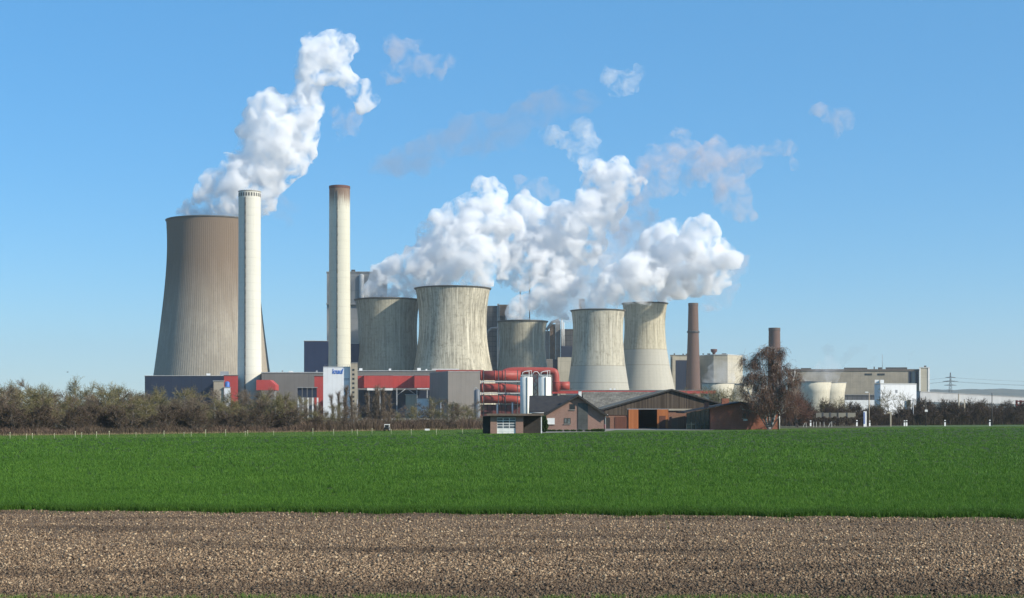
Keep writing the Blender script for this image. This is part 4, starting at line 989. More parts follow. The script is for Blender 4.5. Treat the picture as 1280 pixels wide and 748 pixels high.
t = NT('weathered dark boards'); o = t.obj(); sx = t.n('ShaderNodeSeparateXYZ'); t.link(o, sx.inputs[0])
u = t.math('DIVIDE', t.math('ADD', sx.outputs[0], sx.outputs[1]), .24); brd = t.n('ShaderNodeTexWhiteNoise', noise_dimensions='1D'); t.link(t.math('FLOOR', u), brd.inputs['W'])
st = t.noise(t.mapped(o, (4, 4, .25)), 1.0, 4, .6)
col = t.mix(brd.outputs[0], (.066,.050,.038), (.135,.105,.08)); col = t.mix(t.math('MULTIPLY', t.ramp(st, .45, .7), .5), col, (.045,.036,.032))
col = t.mix(t.math('LESS_THAN', t.math('FRACT', u), .07), col, (.02,.017,.015))
boards = t.finish(col, .9, spec=.1)
def planks(name, c1, c2):
    t = NT(name); o = t.obj(); sx = t.n('ShaderNodeSeparateXYZ'); t.link(o, sx.inputs[0])
    u = t.math('DIVIDE', t.math('ADD', sx.outputs[0], sx.outputs[1]), .2); w1 = t.n('ShaderNodeTexWhiteNoise', noise_dimensions='1D'); t.link(t.math('FLOOR', u), w1.inputs['W'])
    col = t.mix(w1.outputs[0], c1, c2); col = t.mix(t.math('LESS_THAN', t.math('FRACT', u), .08), col, tuple(x*.4 for x in c1)); return t.finish(col, .7, spec=.2)
orange = planks('orange stained planks', (.44,.155,.055), (.35,.115,.04))
rustd = planks('red-brown door planks', (.16,.065,.042), (.12,.05,.034))
slate = surf('dark slate facing', (.055,.06,.058), (.085,.09,.085), .8, .6, panel=(.5,.35,.06), panel_dark=.7)
white_t = surf('white painted trim', (.78,.78,.75), (.68,.68,.66), 1.5, .5)
frame_d = surf('dark window frame', (.05,.045,.04), None, 2, .5)
dark_in = surf('shade-dark lining', (.03,.027,.025), (.05,.045,.04), 1, .9)  # near-black colour paints in the shade of openings and the store side
wood = surf('fascia board', (.16,.12,.09), (.11,.085,.065), 2, .8)
def fbox(mb, px0, px1, pt, pb, Y, d, mi=0):
    """box facing the road: front at Y"""
    mb.box(X_at(px0,Y), X_at(px1,Y), Y, Y+d, 0 if pb is None else Z_at(pb,Y), Z_at(pt,Y), mi)
def fpart(name, px0, px1, pt, pb, Y, d, m, par, label=None):
    mb = MB(); fbox(mb, px0, px1, pt, pb, Y, d); return mb.build(name, m, par, label)
def window(par, px0, px1, pt, pb, Y, frame=None, pane=None, bars=(0, 0), label=None, sill=True):
    w_ = MB(); x0,x1,z0,z1 = X_at(px0,Y),X_at(px1,Y),Z_at(pb,Y),Z_at(pt,Y); q = .09
    w_.box(x0,x1,Y-.05,Y-.004,z0,z0+q); w_.box(x0,x1,Y-.05,Y-.004,z1-q,z1); w_.box(x0,x0+q,Y-.05,Y-.004,z0+q+.001,z1-q-.001); w_.box(x1-q,x1,Y-.05,Y-.004,z0+q+.001,z1-q-.001)
    for i in range(bars[0]):
        xx = x0+(x1-x0)*(i+1)/(bars[0]+1); w_.box(xx-.035,xx+.035,Y-.05,Y-.004,z0+q+.001,z1-q-.001)
    o = w_.build('window', frame or frame_d, par, label)
    p = MB(); p.box(x0+q+.002,x1-q-.002,Y-.03,Y-.006,z0+q+.002,z1-q-.002); p.build('pane', pane or glass_d, o)
    if sill: p = MB(); p.box(x0-.08,x1+.08,Y-.16,Y-.002,z0-.09,z0-.003); p.build('sill', surf('stone sill', (.4,.37,.33), None, 2), o)
    return o
# ---- flat roofed garage with carport
YG = 226.5
r = thing('garage', 'flat roofed brick garage with a white sectional door and an open carport', 'garage', (X_at(640,YG), YG, 0))
mb = MB()
fbox(mb, 613, 621, 519.8, None, YG, 7); fbox(mb, 644.6, 654, 519.8, None, YG, 7)
mb.box(X_at(621,YG)+.002, X_at(644.6,YG)-.002, YG+.3, YG+6.5, 2.62, Z_at(519.8,YG)-.002); mb.box(X_at(621,YG)+.003, X_at(644.6,YG)-.003, YG+6.5, YG+7, 0, 2.6)
mb.build('wall', br_pink, r)
mb = MB(); fbox(mb, 608.5, 679.5, 517.4, 519.75, YG-.7, 8.2); mb.build('roof', surf('bitumen roof', (.10,.095,.09), (.15,.14,.13), .6, .9), r)
mb = MB(); mb.box(X_at(608.3,YG-.7), X_at(679.7,YG-.7), YG-.78, YG-.705, Z_at(519.9,YG-.7), Z_at(517.2,YG-.7)); mb.build('fascia', wood, r)
d_ = MB(); xa, xb = X_at(621.2,YG), X_at(644.4,YG); zt, zb = Z_at(522.6,YG), .02
hz_ = (zt-zb)/6
for i in range(7):
    d_.box(xa, xb, YG+.12, YG+.2, zb+i*hz_-.045 if i else zb, zb+i*hz_+.045)
for i in range(4):
    x = xa+(xb-xa)*i/3; d_.box(x-.05 if i else x, x+.05 if i < 3 else x, YG+.125, YG+.195, zb+.046, zt-.05)
d_.box(xa+.05, xb-.05, YG+.15, YG+.18, zb+.046, zb+2*hz_-.046)
do = d_.build('garage_door', white_t, r)
mb = MB(); mb.box(xa+.052, xb-.052, YG+.155, YG+.175, zb+2*hz_+.046, zt-.046); mb.build('pane', surf('bluish door glass', (.10,.13,.16), (.03,.035,.045), .9, .1, spec=.5), do)
fpart('back_wall', 654.1, 677, 519.9, None, YG+6.4, .4, dark_in, r); fpart('post', 676.2, 677.3, 519.9, None, YG-.2, .16, white_t, r)
fpart('side_store', 603.5, 612.8, 521, None, YG+1.8, 5, dark_in, r)  # shaded wall side, its darkness put into the colour
mb = MB(); fbox(mb, 602.8, 612.9, 520.2, 520.95, YG+1.5, 5.4); mb.build('store_roof', wood, r)
# ---- gabled farmhouse
YH = 255
r = thing('farmhouse', 'gabled pink-brown brick farmhouse with a slate strip on its gable', 'house', (X_at(715,YH), YH, 0))
xl, xa, xr = X_at(682.6,YH), X_at(722.4,YH), X_at(756,YH); ze, za = Z_at(517.8,YH), Z_at(494.6,YH)
mb = MB(); mb.slabxz([(xl,0),(xr,0),(xr,ze-.05),(xa,za-.28),(xl,ze-.05)], YH, YH+12); mb.build('wall', br_pink, r)
wl = X_at(665.5,258.5)
mb = MB(); mb.slabxz([(258.5,0),(268,0),(268,3.1),(263.2,6.1),(258.5,3.1)], wl, xl+4)
mb.v = [(p[1], p[0], p[2]) for p in mb.v]; mb.f = [f[::-1] for f in mb.f]; mb.build('wing_wall', br_pink, r)
def roof_slab(a, b, y0, y1, th=.24):   # a low, b high (x,z)
    m_ = MB(); a = Vector(a); b = Vector(b); m_.slabxz([a[:], b[:], (b.x, b.y+th), (a.x, a.y+th)] if a.x < b.x else [b[:], a[:], (a.x, a.y+th), (b.x, b.y+th)], y0, y1); return m_
sl = (za-ze)/(xa-xl); sr = (za-ze)/(xr-xa)
rf = roof_slab((xl-.55, ze-.55*sl-.05), (xa, za-.05), YH-.7, YH+12.5).build('roof', tile_d, r)
m_ = roof_slab((xr+.6, ze-.6*sr-.05), (xa+.004, za-.05), YH-.7, YH+12.5); m_.build('roof', tile_d, r)
mb = MB(); y0,y1 = 257.6, 263.2; zlo, zhi = Z_at(516.3,257.6), 6.22
mb.slabxz([(y0,zlo),(y1,zhi),(y1,zhi+.2),(y0,zlo+.2)], wl-.5, xa-.6); mb.slabxz([(y1+.004,zhi),(268.8,zlo-.1),(268.8,zlo+.1),(y1+.004,zhi+.2)], wl-.5, xa-.6)
mb.v = [(p[1], p[0], p[2]) for p in mb.v]; mb.f = [f[::-1] for f in mb.f]; wr = mb.build('wing_roof', tile_d, r)
mb = MB(); mb.tube([(wl-.5,257.5,zlo),(xl-.3,257.5,zlo)], .09, 8); mb.build('gutter', steel, wr)
for s_, x_, zz, sl_ in ((-1, xl-.55, ze-.55*sl, sl), (1, xr+.6, ze-.6*sr, sr)):
    mb = MB(); mb.slabxz([(x_, zz-.2),(xa, za-.2),(xa, za+.02),(x_, zz+.02)] if s_ < 0 else [(xa, za-.2),(x_, zz-.2),(x_, zz+.02),(xa, za+.02)], YH-.76, YH-.704); mb.build('verge_board', frame_d, r)
mb = MB(); mb.slabxz([(X_at(722.3,YH),.3),(X_at(734.8,YH),.3),(X_at(734.8,YH),Z_at(504.2,YH)-.25),(X_at(731,YH),Z_at(504.2,YH)),(X_at(722.3,YH),Z_at(504.2,YH))], YH-.1, YH-.003); mb.build('slate_strip', slate, r)
window(r, 712.2, 718.8, 505.3, 512.3, YH)
window(r, 705.2, 713.3, 522.8, 530, YH, pane=surf('curtained window', (.22,.25,.24), (.05,.05,.05), .9, .15, spec=.5), bars=(1,0))
window(r, 684, 693.4, 522.8, 530.4, YH, frame=white_t, pane=white_t, label='white shuttered window')
ch = MB(); ch.box(X_at(723.2,YH+3), X_at(727,YH+3), YH+3, YH+3.6, za-.4, Z_at(489.3,YH+3)); co_ = ch.build('chimney', white_t, rf)
ch = MB(); ch.box(X_at(722.9,YH+3), X_at(727.3,YH+3), YH+2.95, YH+3.65, Z_at(489.3,YH+3)+.003, Z_at(488.8,YH+3)); ch.build('chimney_cap', wood, r)
mb = MB(); mb.tube([(xr+.12,YH-.1,0),(xr+.12,YH-.1,ze-.4),(xr+.5,YH-.3,ze-.1)], .06, 6); mb.build('downpipe', white_t, r)
fpart('plinth', 682.5, 756.1, 537.3, None, YH-.06, .055, surf('grey plinth', (.2,.19,.18), None, 1.5), r)
# ---- grey roofed shed behind, between house and barn
r = thing('long_shed', 'long shed with a lichen grey corrugated roof between house and barn', 'shed', (X_at(770,330), 330, 0))
x0, x1 = X_at(731,326), X_at(842,338)
mb = MB(); mb.box(x0+.4, x1, 326.5, 349.5, 0, 3.7); mb.build('wall', br_barn, r)
zl, zh = Z_at(513,325.8), Z_at(490.8,338)
mb = MB(); mb.slabxz([(325.8,zl),(338,zh),(338,zh+.16),(325.8,zl+.16)], x0, x1+.4); mb.slabxz([(338.004,zh),(350.2,zl),(350.2,zl+.16),(338.004,zh+.16)], x0, x1+.4)
mb.v = [(p[1], p[0], p[2]) for p in mb.v]; mb.f = [f[::-1] for f in mb.f]; mb.build('roof', fib, r)
# ---- barn
YB = 292
r = thing('barn', 'wide low barn with dark boarded gable, orange sliding doors and a black doorway', 'barn', (X_at(830,YB), YB, 0))
bxl, bxa = X_at(752,YB), X_at(839.5,YB); bxr = 2*bxa-bxl; ze, za = Z_at(512.2,YB), Z_at(487.3,YB); s_ = (za-ze)/(bxa-bxl)
xi0, xi1 = X_at(755.5,YB), bxr-.6
mb = MB()
def zr(x): return ze+(min(x,2*bxa-x)-bxl)*s_
xq = X_at(785.8,YB); zq = Z_at(519,YB); zp = Z_at(511.4,YB)
mb.slabxz([(xi0,zq),(xq,zq),(xq,zp),(xi1,zp),(xi1,zr(xi1)-.02),(bxa,za-.02),(xi0,zr(xi0)-.02)], YB-.12, YB); mb.build('gable_boards', boards, r)
mb = MB()
mb.box(xi0+.02, xq-.02, YB+.01, YB+.3, 0, zq+.3)
mb.box(X_at(835.5,YB), X_at(857.5,YB), YB+.01, YB+.3, 0, zp+.2); mb.box(X_at(857.6,YB), xi1, YB+.01, YB+.3, 0, zp+.2)
mb.box(xi0+.02, xi0+.3, YB+.31, YB+30, 0, 4.0); mb.box(xi1-.3, xi1, YB+.31, YB+30, 0, 4.0); mb.box(xi0+.31, xi1-.31, YB+29.7, YB+30, 0, 4.0)
mb.box(xq-.015, X_at(835.4,YB), YB+.015, YB+.3, Z_at(512.6,YB), zp+.2)
mb.build('wall', br_barn, r)
for a, b in (((bxl-.1,ze-.1*s_),(bxa,za)),((bxr+.1,ze-.1*s_),(bxa+.004,za))): roof_slab(a, b, YB-.5, YB+30.4, .16).build('roof', fib, r)
for a, b in (((bxl-.1,ze-.1*s_-.18),(bxa,za-.18)),((bxr+.1,ze-.1*s_-.18),(bxa+.004,za-.18))): roof_slab(a, b, YB-.56, YB-.504, .3).build('verge_board', frame_d, r)
do = fpart('sliding_door', 785.7, 798, 512, 536.6, YB-.26, .1, orange, r); fpart('sliding_door', 821.4, 835.4, 512, 536.6, YB-.26, .1, orange, r)
fpart('door_rail', 784, 837, 511.2, 511.9, YB-.2, .07, steel, r)
fpart('side_door', 768.5, 784, 521.3, 536.6, YB-.08, .08, rustd, r); fpart('wicket_door', 824.3, 832, 520, 536.5, YB-.3, .035, rustd, r)
fpart('doorway_shade', 753, 762.5, 522, 536.6, YB-.14, .13, dark_in, r)  # flat dark panel on the wall paints the shade of an opening
fpart('lintel_beam', 835.6, 872, 511.2, 513.4, YB-.3, .17, surf('pale beam', (.42,.37,.29), (.33,.29,.23), 1), r)
fpart('sliding_door', 839.8, 857, 519.8, 536.6, YB-.26, .1, planks('faded brown planks', (.26,.15,.10), (.21,.12,.08)), r, 'faded brown door')
r = thing('red_barrel', 'small red barrel in the dark doorway beside the house corner', 'barrel', (X_at(755.5,YB-1.2), YB-1.2, 0)); mb = MB(); mb.lathe([(.02,0),(.29,0),(.31,.15),(.29,.3),(.31,.45),(.29,.6),(.31,.75),(.29,.88),(.02,.88)], X_at(755.5,YB-1.2), YB-1.2, 20); mb.build('drum', surf('red drum', (.4,.03,.03), None, 1, .4), r)
mb = MB(); mb.lathe([(.3,.885),(.3,.92),(.02,.92)], X_at(755.5,YB-1.2), YB-1.2, 20); mb.build('lid', steel, r)
# ---- brick side building behind the birch
YS = 277
r = thing('brick_shed', 'old red brick outbuilding with a dark sagging roof behind the weeping birch', 'outbuilding', (X_at(930,YS), YS, 0))
x0, xp, xa, x1 = X_at(857,YS), X_at(888,YS), X_at(925,YS), X_at(973.5,YS); z0, za, z1 = Z_at(516,YS), Z_at(503,YS), Z_at(513.8,YS)
zpr = z0+(za-z0)*(xp-x0)/(xa-x0)
mb = MB(); mb.slabxz([(xp,0),(x1,0),(x1,z1-.1),(xa,za-.1),(xp,zpr-.1)], YS, YS+13); mb.build('wall', br_red, r)
rf = roof_slab((x0-.3,z0-.12),(xa,za-.05),YS-1.2,YS+13.4,.22).build('roof', tile_b, r); roof_slab((x1+.5,z1-.1),(xa+.004,za-.05),YS-1.0,YS+13.4,.22).build('roof', tile_b, r)
mb = MB(); mb.slabxz([(x0+.3,0),(xp-.01,0),(xp-.01,zpr-.15),(x0+.3,z0-.12)], YS+1.2, YS+1.3); po = mb.build('glazed_front', surf('dark porch glass', (.01,.014,.016), (.02,.04,.045), .7, .08, spec=.5), r)
mb = MB()
for i in range(6):
    x = x0+.35+(xp-x0-.4)*i/5; mb.box(x-.05,x+.05,YS+1.1,YS+1.195,0,z0-.2+(x-x0)*(zpr-z0)/(xp-x0))
mb.box(x0+.3,xp-.02,YS+1.12,YS+1.19,1.0,1.08); mb.build('glazing_bar', surf('green-grey bars', (.06,.085,.085), None, 1), po)
for a, b, c, Yc in ((902.3,911.4,498.3,YS+5),(881,886,503.3,YS+3)):
    ch = MB(); ch.box(X_at(a,Yc),X_at(b,Yc),Yc,Yc+.9,Z_at(514,Yc),Z_at(c,Yc)); co_ = ch.build('chimney', br_red, rf)
window(r, 927.5, 932.5, 517, 523, YS, bars=(1,0)); window(r, 951, 954.6, 519, 523.5, YS, sill=False)
fpart('notice_plate', 929.3, 934.6, 524.2, 526.2, YS-.24, .03, white_t, r)
mb = MB(); mb.tube([(x1+.1,YS-.1,0),(x1+.1,YS-.1,z1-.3)], .09, 6); mb.build('downpipe', white_t, r)
# ------------------------------------------------------------------ bare trees
twig_m = leafy('bare twigs', (.115,.088,.065), (.21,.165,.125), None, 0, .9)
twig_dk = leafy('dark brown twigs', (.065,.047,.036), (.12,.088,.066), None, 0, .9)
twig_rd = leafy('reddish twigs', (.12,.06,.045), (.19,.10,.075), None, 0, .9)
twig_or = leafy('olive budding twigs', (.13,.112,.058), (.23,.20,.11), None, 0, .9)
bud_m = leafy('early olive buds', (.16,.165,.05), (.26,.255,.09), None, .3, .7)
bark_m = surf('grey-brown bark', (.13,.11,.09), (.085,.07,.058), 3, .95)
bark_p = surf('pale bark', (.30,.28,.24), (.17,.15,.13), 2, .95)
def rnd_dir(): return Vector((random.gauss(0,1), random.gauss(0,1), random.gauss(0,1))).normalized()
def limb(mb, p, d, L, r0, r1, segs, up=.1, wob=.18, sides=5):
    pts = [p.copy()]; d = d.normalized(); q = p.copy()
    for i in range(segs):
        d = (d + rnd_dir()*wob + Vector((0,0,up))).normalized(); q = q + d*(L/segs); pts.append(q.copy())
    if mb is not None: mb.tube(pts, list(np.linspace(r0, r1, segs+1)), sides, 0, True, False)
    return pts
def along(pts, u):
    k = u*(len(pts)-1); i = min(int(k), len(pts)-2); return pts[i].lerp(pts[i+1], k-i), (pts[i+1]-pts[i]).normalized()
def twigs(mb, p, d, L, w, n, buds=0.0, droop=0.0, spread=.8):
    """a spray: one leading twig with side twigs, each a tapered strip"""
    q = p.copy(); seg = 3
    for s in range(seg):
        d2 = (d + rnd_dir()*.25 + Vector((0,0,-droop))).normalized(); e = q + d2*(L/seg)
        mb.ribbon(q, e, w*(1-s/seg*.5))
        for k in range(n):
            c = q.lerp(e, random.random()); dd = (d2 + rnd_dir()*spread + Vector((0,0,-droop))).normalized()
            f_ = c + dd*L*random.uniform(.25,.55); mb.ribbon(c, f_, w*.6)
            if random.random() < buds:
                b = rnd_dir()*random.uniform(.03,.08); b2 = rnd_dir()*random.uniform(.03,.08)
                for g in (f_, c.lerp(f_,.55)): mb.add([g, g+b, g+b2], [(0,1,2)], 1)
        q = e; d = d2
def tree_proto(seed, h, spread=.33, nl=9, upright=.25, stems=1, tw=.05, buds=0.0, clear=.15, sprays=9, name='bare_tree', trunk_m=None, mats=None, cat='tree', label='', group=None, limb_up=.12):
    random.seed(seed)
    root = thing(name, label, cat, (0,0,0), group); T = MB(); C = MB()
    for s in range(stems):
        base = Vector((random.uniform(-.4,.4)*(stems > 1), random.uniform(-.4,.4)*(stems > 1), 0))
        lean = rnd_dir()*(.28 if stems > 1 else .06); hh = h*random.uniform(.7,.95)*(.8 if stems > 1 else .92)
        tr = limb(T, base, Vector((lean.x, lean.y, 1)), hh, h*.017/(stems**.5)+.02, .02, 7, .1, .09, 6)
        for i in range(nl):
            u = clear*.6 + (1-clear*.6)*(i+random.random())/nl
            p, d = along(tr, min(u,.98)); a = random.uniform(0, 2*math.pi)
            out = Vector((math.cos(a), math.sin(a), upright+random.uniform(-.1,.35)))
            L = h*spread*(1.05-.65*u)*random.uniform(.7,1.25)*(1 if upright < 1.5 else .8)
            lm = limb(T, p, out, L, h*.006+.008, .012, 4, limb_up, .22, 4)
            for k in range(7):
                uu = .2+.8*(k+random.random())/7; p2, d2 = along(lm, min(uu,.99))
                br = limb(T, p2, d2+rnd_dir()*.8, L*.42*random.uniform(.6,1.2), .018, .008, 2, limb_up*1.3, .25, 3)
                for m_ in range(max(1, sprays//4)):
                    p3, d3 = along(br, random.uniform(.2,1)*.99)
                    twigs(C, p3, d3+rnd_dir()*.7+Vector((0,0,.2*upright)), h*.125*random.uniform(.6,1.4), tw*.95, 4, buds)
        twigs(C, tr[-1], Vector((0,0,1)), h*.1, tw, 4, buds)
    T.build('trunk', trunk_m or bark_m, root); C.build('crown', mats or [twig_m, bud_m], root)
    return root
GL = 'bare trees in the belt along the left field edge'; GR = 'bare trees in the scrub belt behind the right field edge'
LB = {'olive': 'olive budding bare tree in the dense belt left of and before the power station', 'brown': 'brown leafless tree in the dense belt left of and before the power station',
      'shrub': 'bushy leafless shrub at the foot of the left tree belt', 'poplar': 'narrow upright bare poplar before the white lettered building and red gallery',
      'rightshrub': 'dark leafless bush in the scrub belt right of the birch', 'farm': 'pale bare treetop showing above the farm roofs'}
protos = {
 'olive': [tree_proto(s, 9, .34, 11, .35, 1, .055, .75, .18, 12, label=LB['olive'], trunk_m=bark_p, mats=[twig_or, bud_m]) for s in (1,2,3)],
 'brown': [tree_proto(s, 9, .33, 11, .4, 1, .055, .12, .15, 12, label=LB['brown'], mats=[twig_m, bud_m]) for s in (4,5,6)],
 'shrub': [tree_proto(s, 4.5, .36, 7, .5, 5, .05, .08, .05, 7, label=LB['shrub'], name='bare_shrub', cat='shrub', mats=[twig_dk, bud_m]) for s in (7,8)],
 'poplar': [tree_proto(s, 9, .16, 15, 2.6, 1, .05, .05, .08, 9, label=LB['poplar'], name='bare_poplar', mats=[twig_m, bud_m], limb_up=.35) for s in (9,10)],
 'farm': [tree_proto(s, 9, .36, 11, .5, 1, .055, .25, .2, 11, label=LB['farm'], trunk_m=bark_p, mats=[twig_or, bud_m]) for s in (11,12)],
 'rightshrub': [tree_proto(s, 4.5, .36, 7, .5, 5, .05, 0, .05, 8, label=LB['rightshrub'], name='bare_shrub', cat='shrub', mats=[twig_dk, bud_m]) for s in (13,14)],
}
used = set(); PH = {k: (4.5 if 'shrub' in k else 9) for k in protos}
vr = random.Random(99)
def plant(kind, px, Y, top, group, label=None, wide=1.0):
    p = vr.choice(protos[kind]); h = max(Z_at(top, Y), 1.5); s = h/PH[kind]
    loc = (X_at(px, Y), Y, 0); rz = vr.uniform(0, 6.28); sw = s*wide
    if p.name not in used:
        used.add(p.name); p.location = loc; p.rotation_euler = (0,0,rz); p.scale = (sw, sw, s); p['group'] = group
        if label: p['label'] = label
        return p
    return copy_thing(p, loc, rz, sw, label or LB[kind], group, s)
def belt_edge(px): return np.interp(px, [-220,0,180,400,600,985,1300,1500], [200,209,223,249,281,324,360,380])
CT = [(-160,476),(-60,472),(0,474),(20,476),(50,471),(65,481),(80,489),(95,476),(110,479),(120,474),(140,478),(160,483),(175,483),(195,486),(215,481),(235,482),(255,489),(270,492),(290,494),(305,488),(320,484),(340,482),(360,484),(375,496),(395,500),(405,506),(450,506),(500,508),(530,503),(545,499),(565,499),(580,502),(600,507),(612,512)]
def ctop(px): return np.interp(px, [c[0] for c in CT], [c[1] for c in CT])
px = -150.0
while px < 600:
    e = belt_edge(px)
    k = 'olive' if vr.random() < (.62 if px < 260 else .35) else 'brown'
    plant(k, px+vr.uniform(-3,3), e+vr.uniform(16,34), ctop(px)+vr.choice((-5,-3,0,2,6,12)), GL, wide=vr.uniform(.85,1.25))
    if px < 400 and vr.random() < .75: plant('brown' if vr.random() < .6 else 'olive', px+vr.uniform(-4,4)+5, e+vr.uniform(6,14), ctop(px)+vr.uniform(6,16), GL, wide=vr.uniform(1,1.45))
    if vr.random() < .8: plant('shrub', px+vr.uniform(-4,4), e+vr.uniform(2.5,7), np.clip(ctop(px)+vr.uniform(14,30), 502, 523), 'leafless shrubs at the foot of the left belt', wide=vr.uniform(1,1.5))
    px += vr.uniform(7.2,9.6)
for px, t_ in ((417,492),(424,486),(431,481),(434,494),(440,489),(462,489),(468,481),(474,485),(480,480),(486,490)):
    plant('poplar', px, 285+vr.uniform(-8,8), t_, 'narrow bare poplars before the lettered building', wide=.9)
for px, t_ in ((733,491),(748,488),(765,493),(783,489),(862,481),(872,484),(882,477),(892,482),(903,480),(914,484),(926,478),(940,482)):
    plant('farm', px, 352+vr.uniform(-10,14), t_, 'pale bare treetops behind the farm', wide=1.1)
for i in range(46):
    px = 985+i*7.5+vr.uniform(-4,4)
    t_ = np.interp(px, [985,1060,1095,1140,1170,1230,1320], [498,503,507,503,498,503,506])+vr.choice((-6,-3,0,3,6,9))
    plant('rightshrub', px, belt_edge(px)+vr.uniform(26,50), t_, 'leafless bushes in the right scrub belt', wide=vr.uniform(.8,1.25))
    if i % 3: plant('rightshrub', px+5, belt_edge(px)+vr.uniform(20,26), t_+vr.uniform(6,11), 'leafless bushes in the right scrub belt', wide=vr.uniform(1.1,1.5))
for px, t_, lb in ((1112,480,'taller bare tree standing before the white clad shed'),(1128,486,'shorter bare tree before the white shed, beside the taller one'),(1052,492,'thin bare tree beside the flared cream cooler bowls'),(1030,494,'bare tree before the fuller cream cooler bowl'),(1000,478,None)):
    if lb: plant('farm', px, 372, t_, None, lb, .95).pop('group', None)
# ---- reddish tree right of the birch
random.seed(31)
rt = tree_proto(31, 12, .3, 13, .4, 3, .05, 0, .1, 14, label='reddish brown leafless tree just right of the weeping birch', mats=[twig_rd, bud_m])
rt.location = (X_at(997,318), 318, 0); rt.scale = (.95,.95,.85)
# ---- weeping birch
random.seed(77)
rb = thing('weeping_birch', 'tall weeping birch with white limbs and hanging brown twigs before the brick outbuilding', 'tree', (X_at(962,274), 274, 0))
YB_ = 274; T = MB(); C = MB(); b0 = Vector(rb.location); H = Z_at(428, YB_)
main = []
for dx, hh, rr_, ln in ((0,H*.97,.27,.02),(-.25,H*.96,.2,-.20),(.25,H*.96,.2,.20),(-.1,H*.9,.17,-.42),(.15,H*.92,.17,.42),(-.2,H*.7,.13,-.7),(.2,H*.74,.13,.72),(.1,H*.93,.17,.30)):
    main.append((limb(T, b0+Vector((dx,0,0)), Vector((ln, random.uniform(-.12,.12), 1)), hh, rr_, .035, 9, .10, .09, 8), hh))
for tr, hh in main:
    for i in range(13):
        u = .2+.78*(i+random.random())/13; p, d = along(tr, min(u,.99)); a = random.uniform(0, 6.283)
        L = H*.25*(1.15-.75*u)*random.uniform(.6,1.25)
        lm = limb(T, p, Vector((math.cos(a), math.sin(a)*.8, .75)), L, .06, .022, 5, -.04, .2, 5)
        for k in range(8):
            p2, d2 = along(lm, min(.2+.8*(k+random.random())/8,.99))
            br = limb(T, p2, d2+rnd_dir()*.8+Vector((0,0,.1)), L*.3*random.uniform(.5,1.1), .022, .012, 2, -.1, .25, 3)
            for m_ in range(9):
                p3, d3 = along(br, random.uniform(.1,.99)); d3 = (d3*.5+rnd_dir()*.5+Vector((0,0,-.2))).normalized()
                q = p3; dl = random.uniform(.9,2.4); 
                for s_ in range(4):
                    d3 = (d3 + Vector((0,0,-.55)) + rnd_dir()*.16).normalized(); e_ = q+d3*dl/4; C.ribbon(q, e_, .04-.004*s_, 0)
                    for t_ in range(2):
                        c = q.lerp(e_, random.random()); C.ribbon(c, c+(d3+rnd_dir()*.6).normalized()*random.uniform(.15,.45), .022)
                    q = e_
t = NT('birch bark'); o = t.obj()
n = t.noise(t.mapped(o, (1.2,1.2,3)), 1.1, 4, .6); s = t.n('ShaderNodeSeparateXYZ'); t.link(o, s.inputs[0])
lowm = t.math('ADD', t.math('MULTIPLY', s.outputs[2], -.12), .9)
birch_m = t.finish(t.mix(t.ramp(t.math('ADD', n, t.math('MULTIPLY', lowm, .2, True)), .5, .66), (.70,.67,.62), (.09,.07,.06)), .8)
T.build('trunk', birch_m, rb); C.build('crown', leafy('hanging birch twigs', (.10,.06,.042), (.17,.108,.08), None, 0, .9), rb)
# ---- undergrowth and brambles
def ug_y(px, g, n):
    e = np.interp(px, [-220,0,180,400,600,985,1300,1500], [200,209,223,249,281,324,360,380]); return e + g.uniform(-.8, 12, n), np.ones(n, bool)
def strand(seed, n, a, b, hl, hh, off=(-.8,12), w=.06):
    def yf(px, g, m):
        e = np.interp(px, [-220,0,180,400,600,985,1300,1500], [200,209,223,249,281,324,360,380]); return e + g.uniform(*off, m), np.ones(m, bool)
    return blades(n, a, b, yf, lambda X, Y, g, m: hl+(hh-hl)*g.uniform(0,1,m)**1.6*(1+.35*np.sin(X*.9)*np.sin(X*.23+1)), lambda X, Y, g, m: np.full(m, w), 1.0, seed)
v1, t1 = strand(21, 50000, -190, 395, .3, 1.5)
v2, t2 = strand(22, 40000, 380, 618, .4, 2.2, (-.5, 16))
bram_m = leafy('bramble canes', (.085,.058,.045), (.165,.115,.085), (.09,.075,.05), 0, .9)
tag(raw_mesh('bramble_undergrowth', np.concatenate([v1,v2]), np.concatenate([t1,t2+len(v1)]), bram_m), 'reddish brown brambles and dry canes along the foot of the left tree belt', 'undergrowth', kind='stuff')
v3, t3 = strand(23, 60000, 975, 1460, .5, 2.6, (19, 40), .07)
tag(raw_mesh('scrub_undergrowth', v3, t3, leafy('dark scrub', (.055,.042,.034), (.115,.088,.07), (.06,.055,.035), 0, .9)), 'dark low scrub behind the road at the right field edge', 'undergrowth', kind='stuff')
v4, t4 = strand(24, 9000, -190, 610, .15, .5, (-2.2, .2), .03)
tag(raw_mesh('dry_grass', v4, t4, leafy('straw coloured grass', (.30,.24,.13), (.38,.31,.18), None, .3, .9)), 'straw coloured dry grass strip between meadow and brambles', 'grass', kind='stuff')
def mead_y(px, g, n):
    lo = np.interp(px, [-220,0,200,400,600,740,830,900,1000,1280,1500], [GY(q) for q in (552,549.5,548,546,543.5,542,540.5,538.6,537.2,535.6,535)])+1
    hi = np.interp(px, [-220,0,180,400,600,620,1300,1500], [200,209,223,249,281,232,332,350]); hi = np.where((px > 610) & (px < 985), lo+2, hi)
    return lo + (hi-lo)*g.uniform(0,1,n), np.ones(n, bool)
v5, t5 = blades(70000, -190, 1470, mead_y, lambda X, Y, g, n: .05+.09*g.uniform(0,1,n), lambda X, Y, g, n: np.full(n, .07), .9, 25)
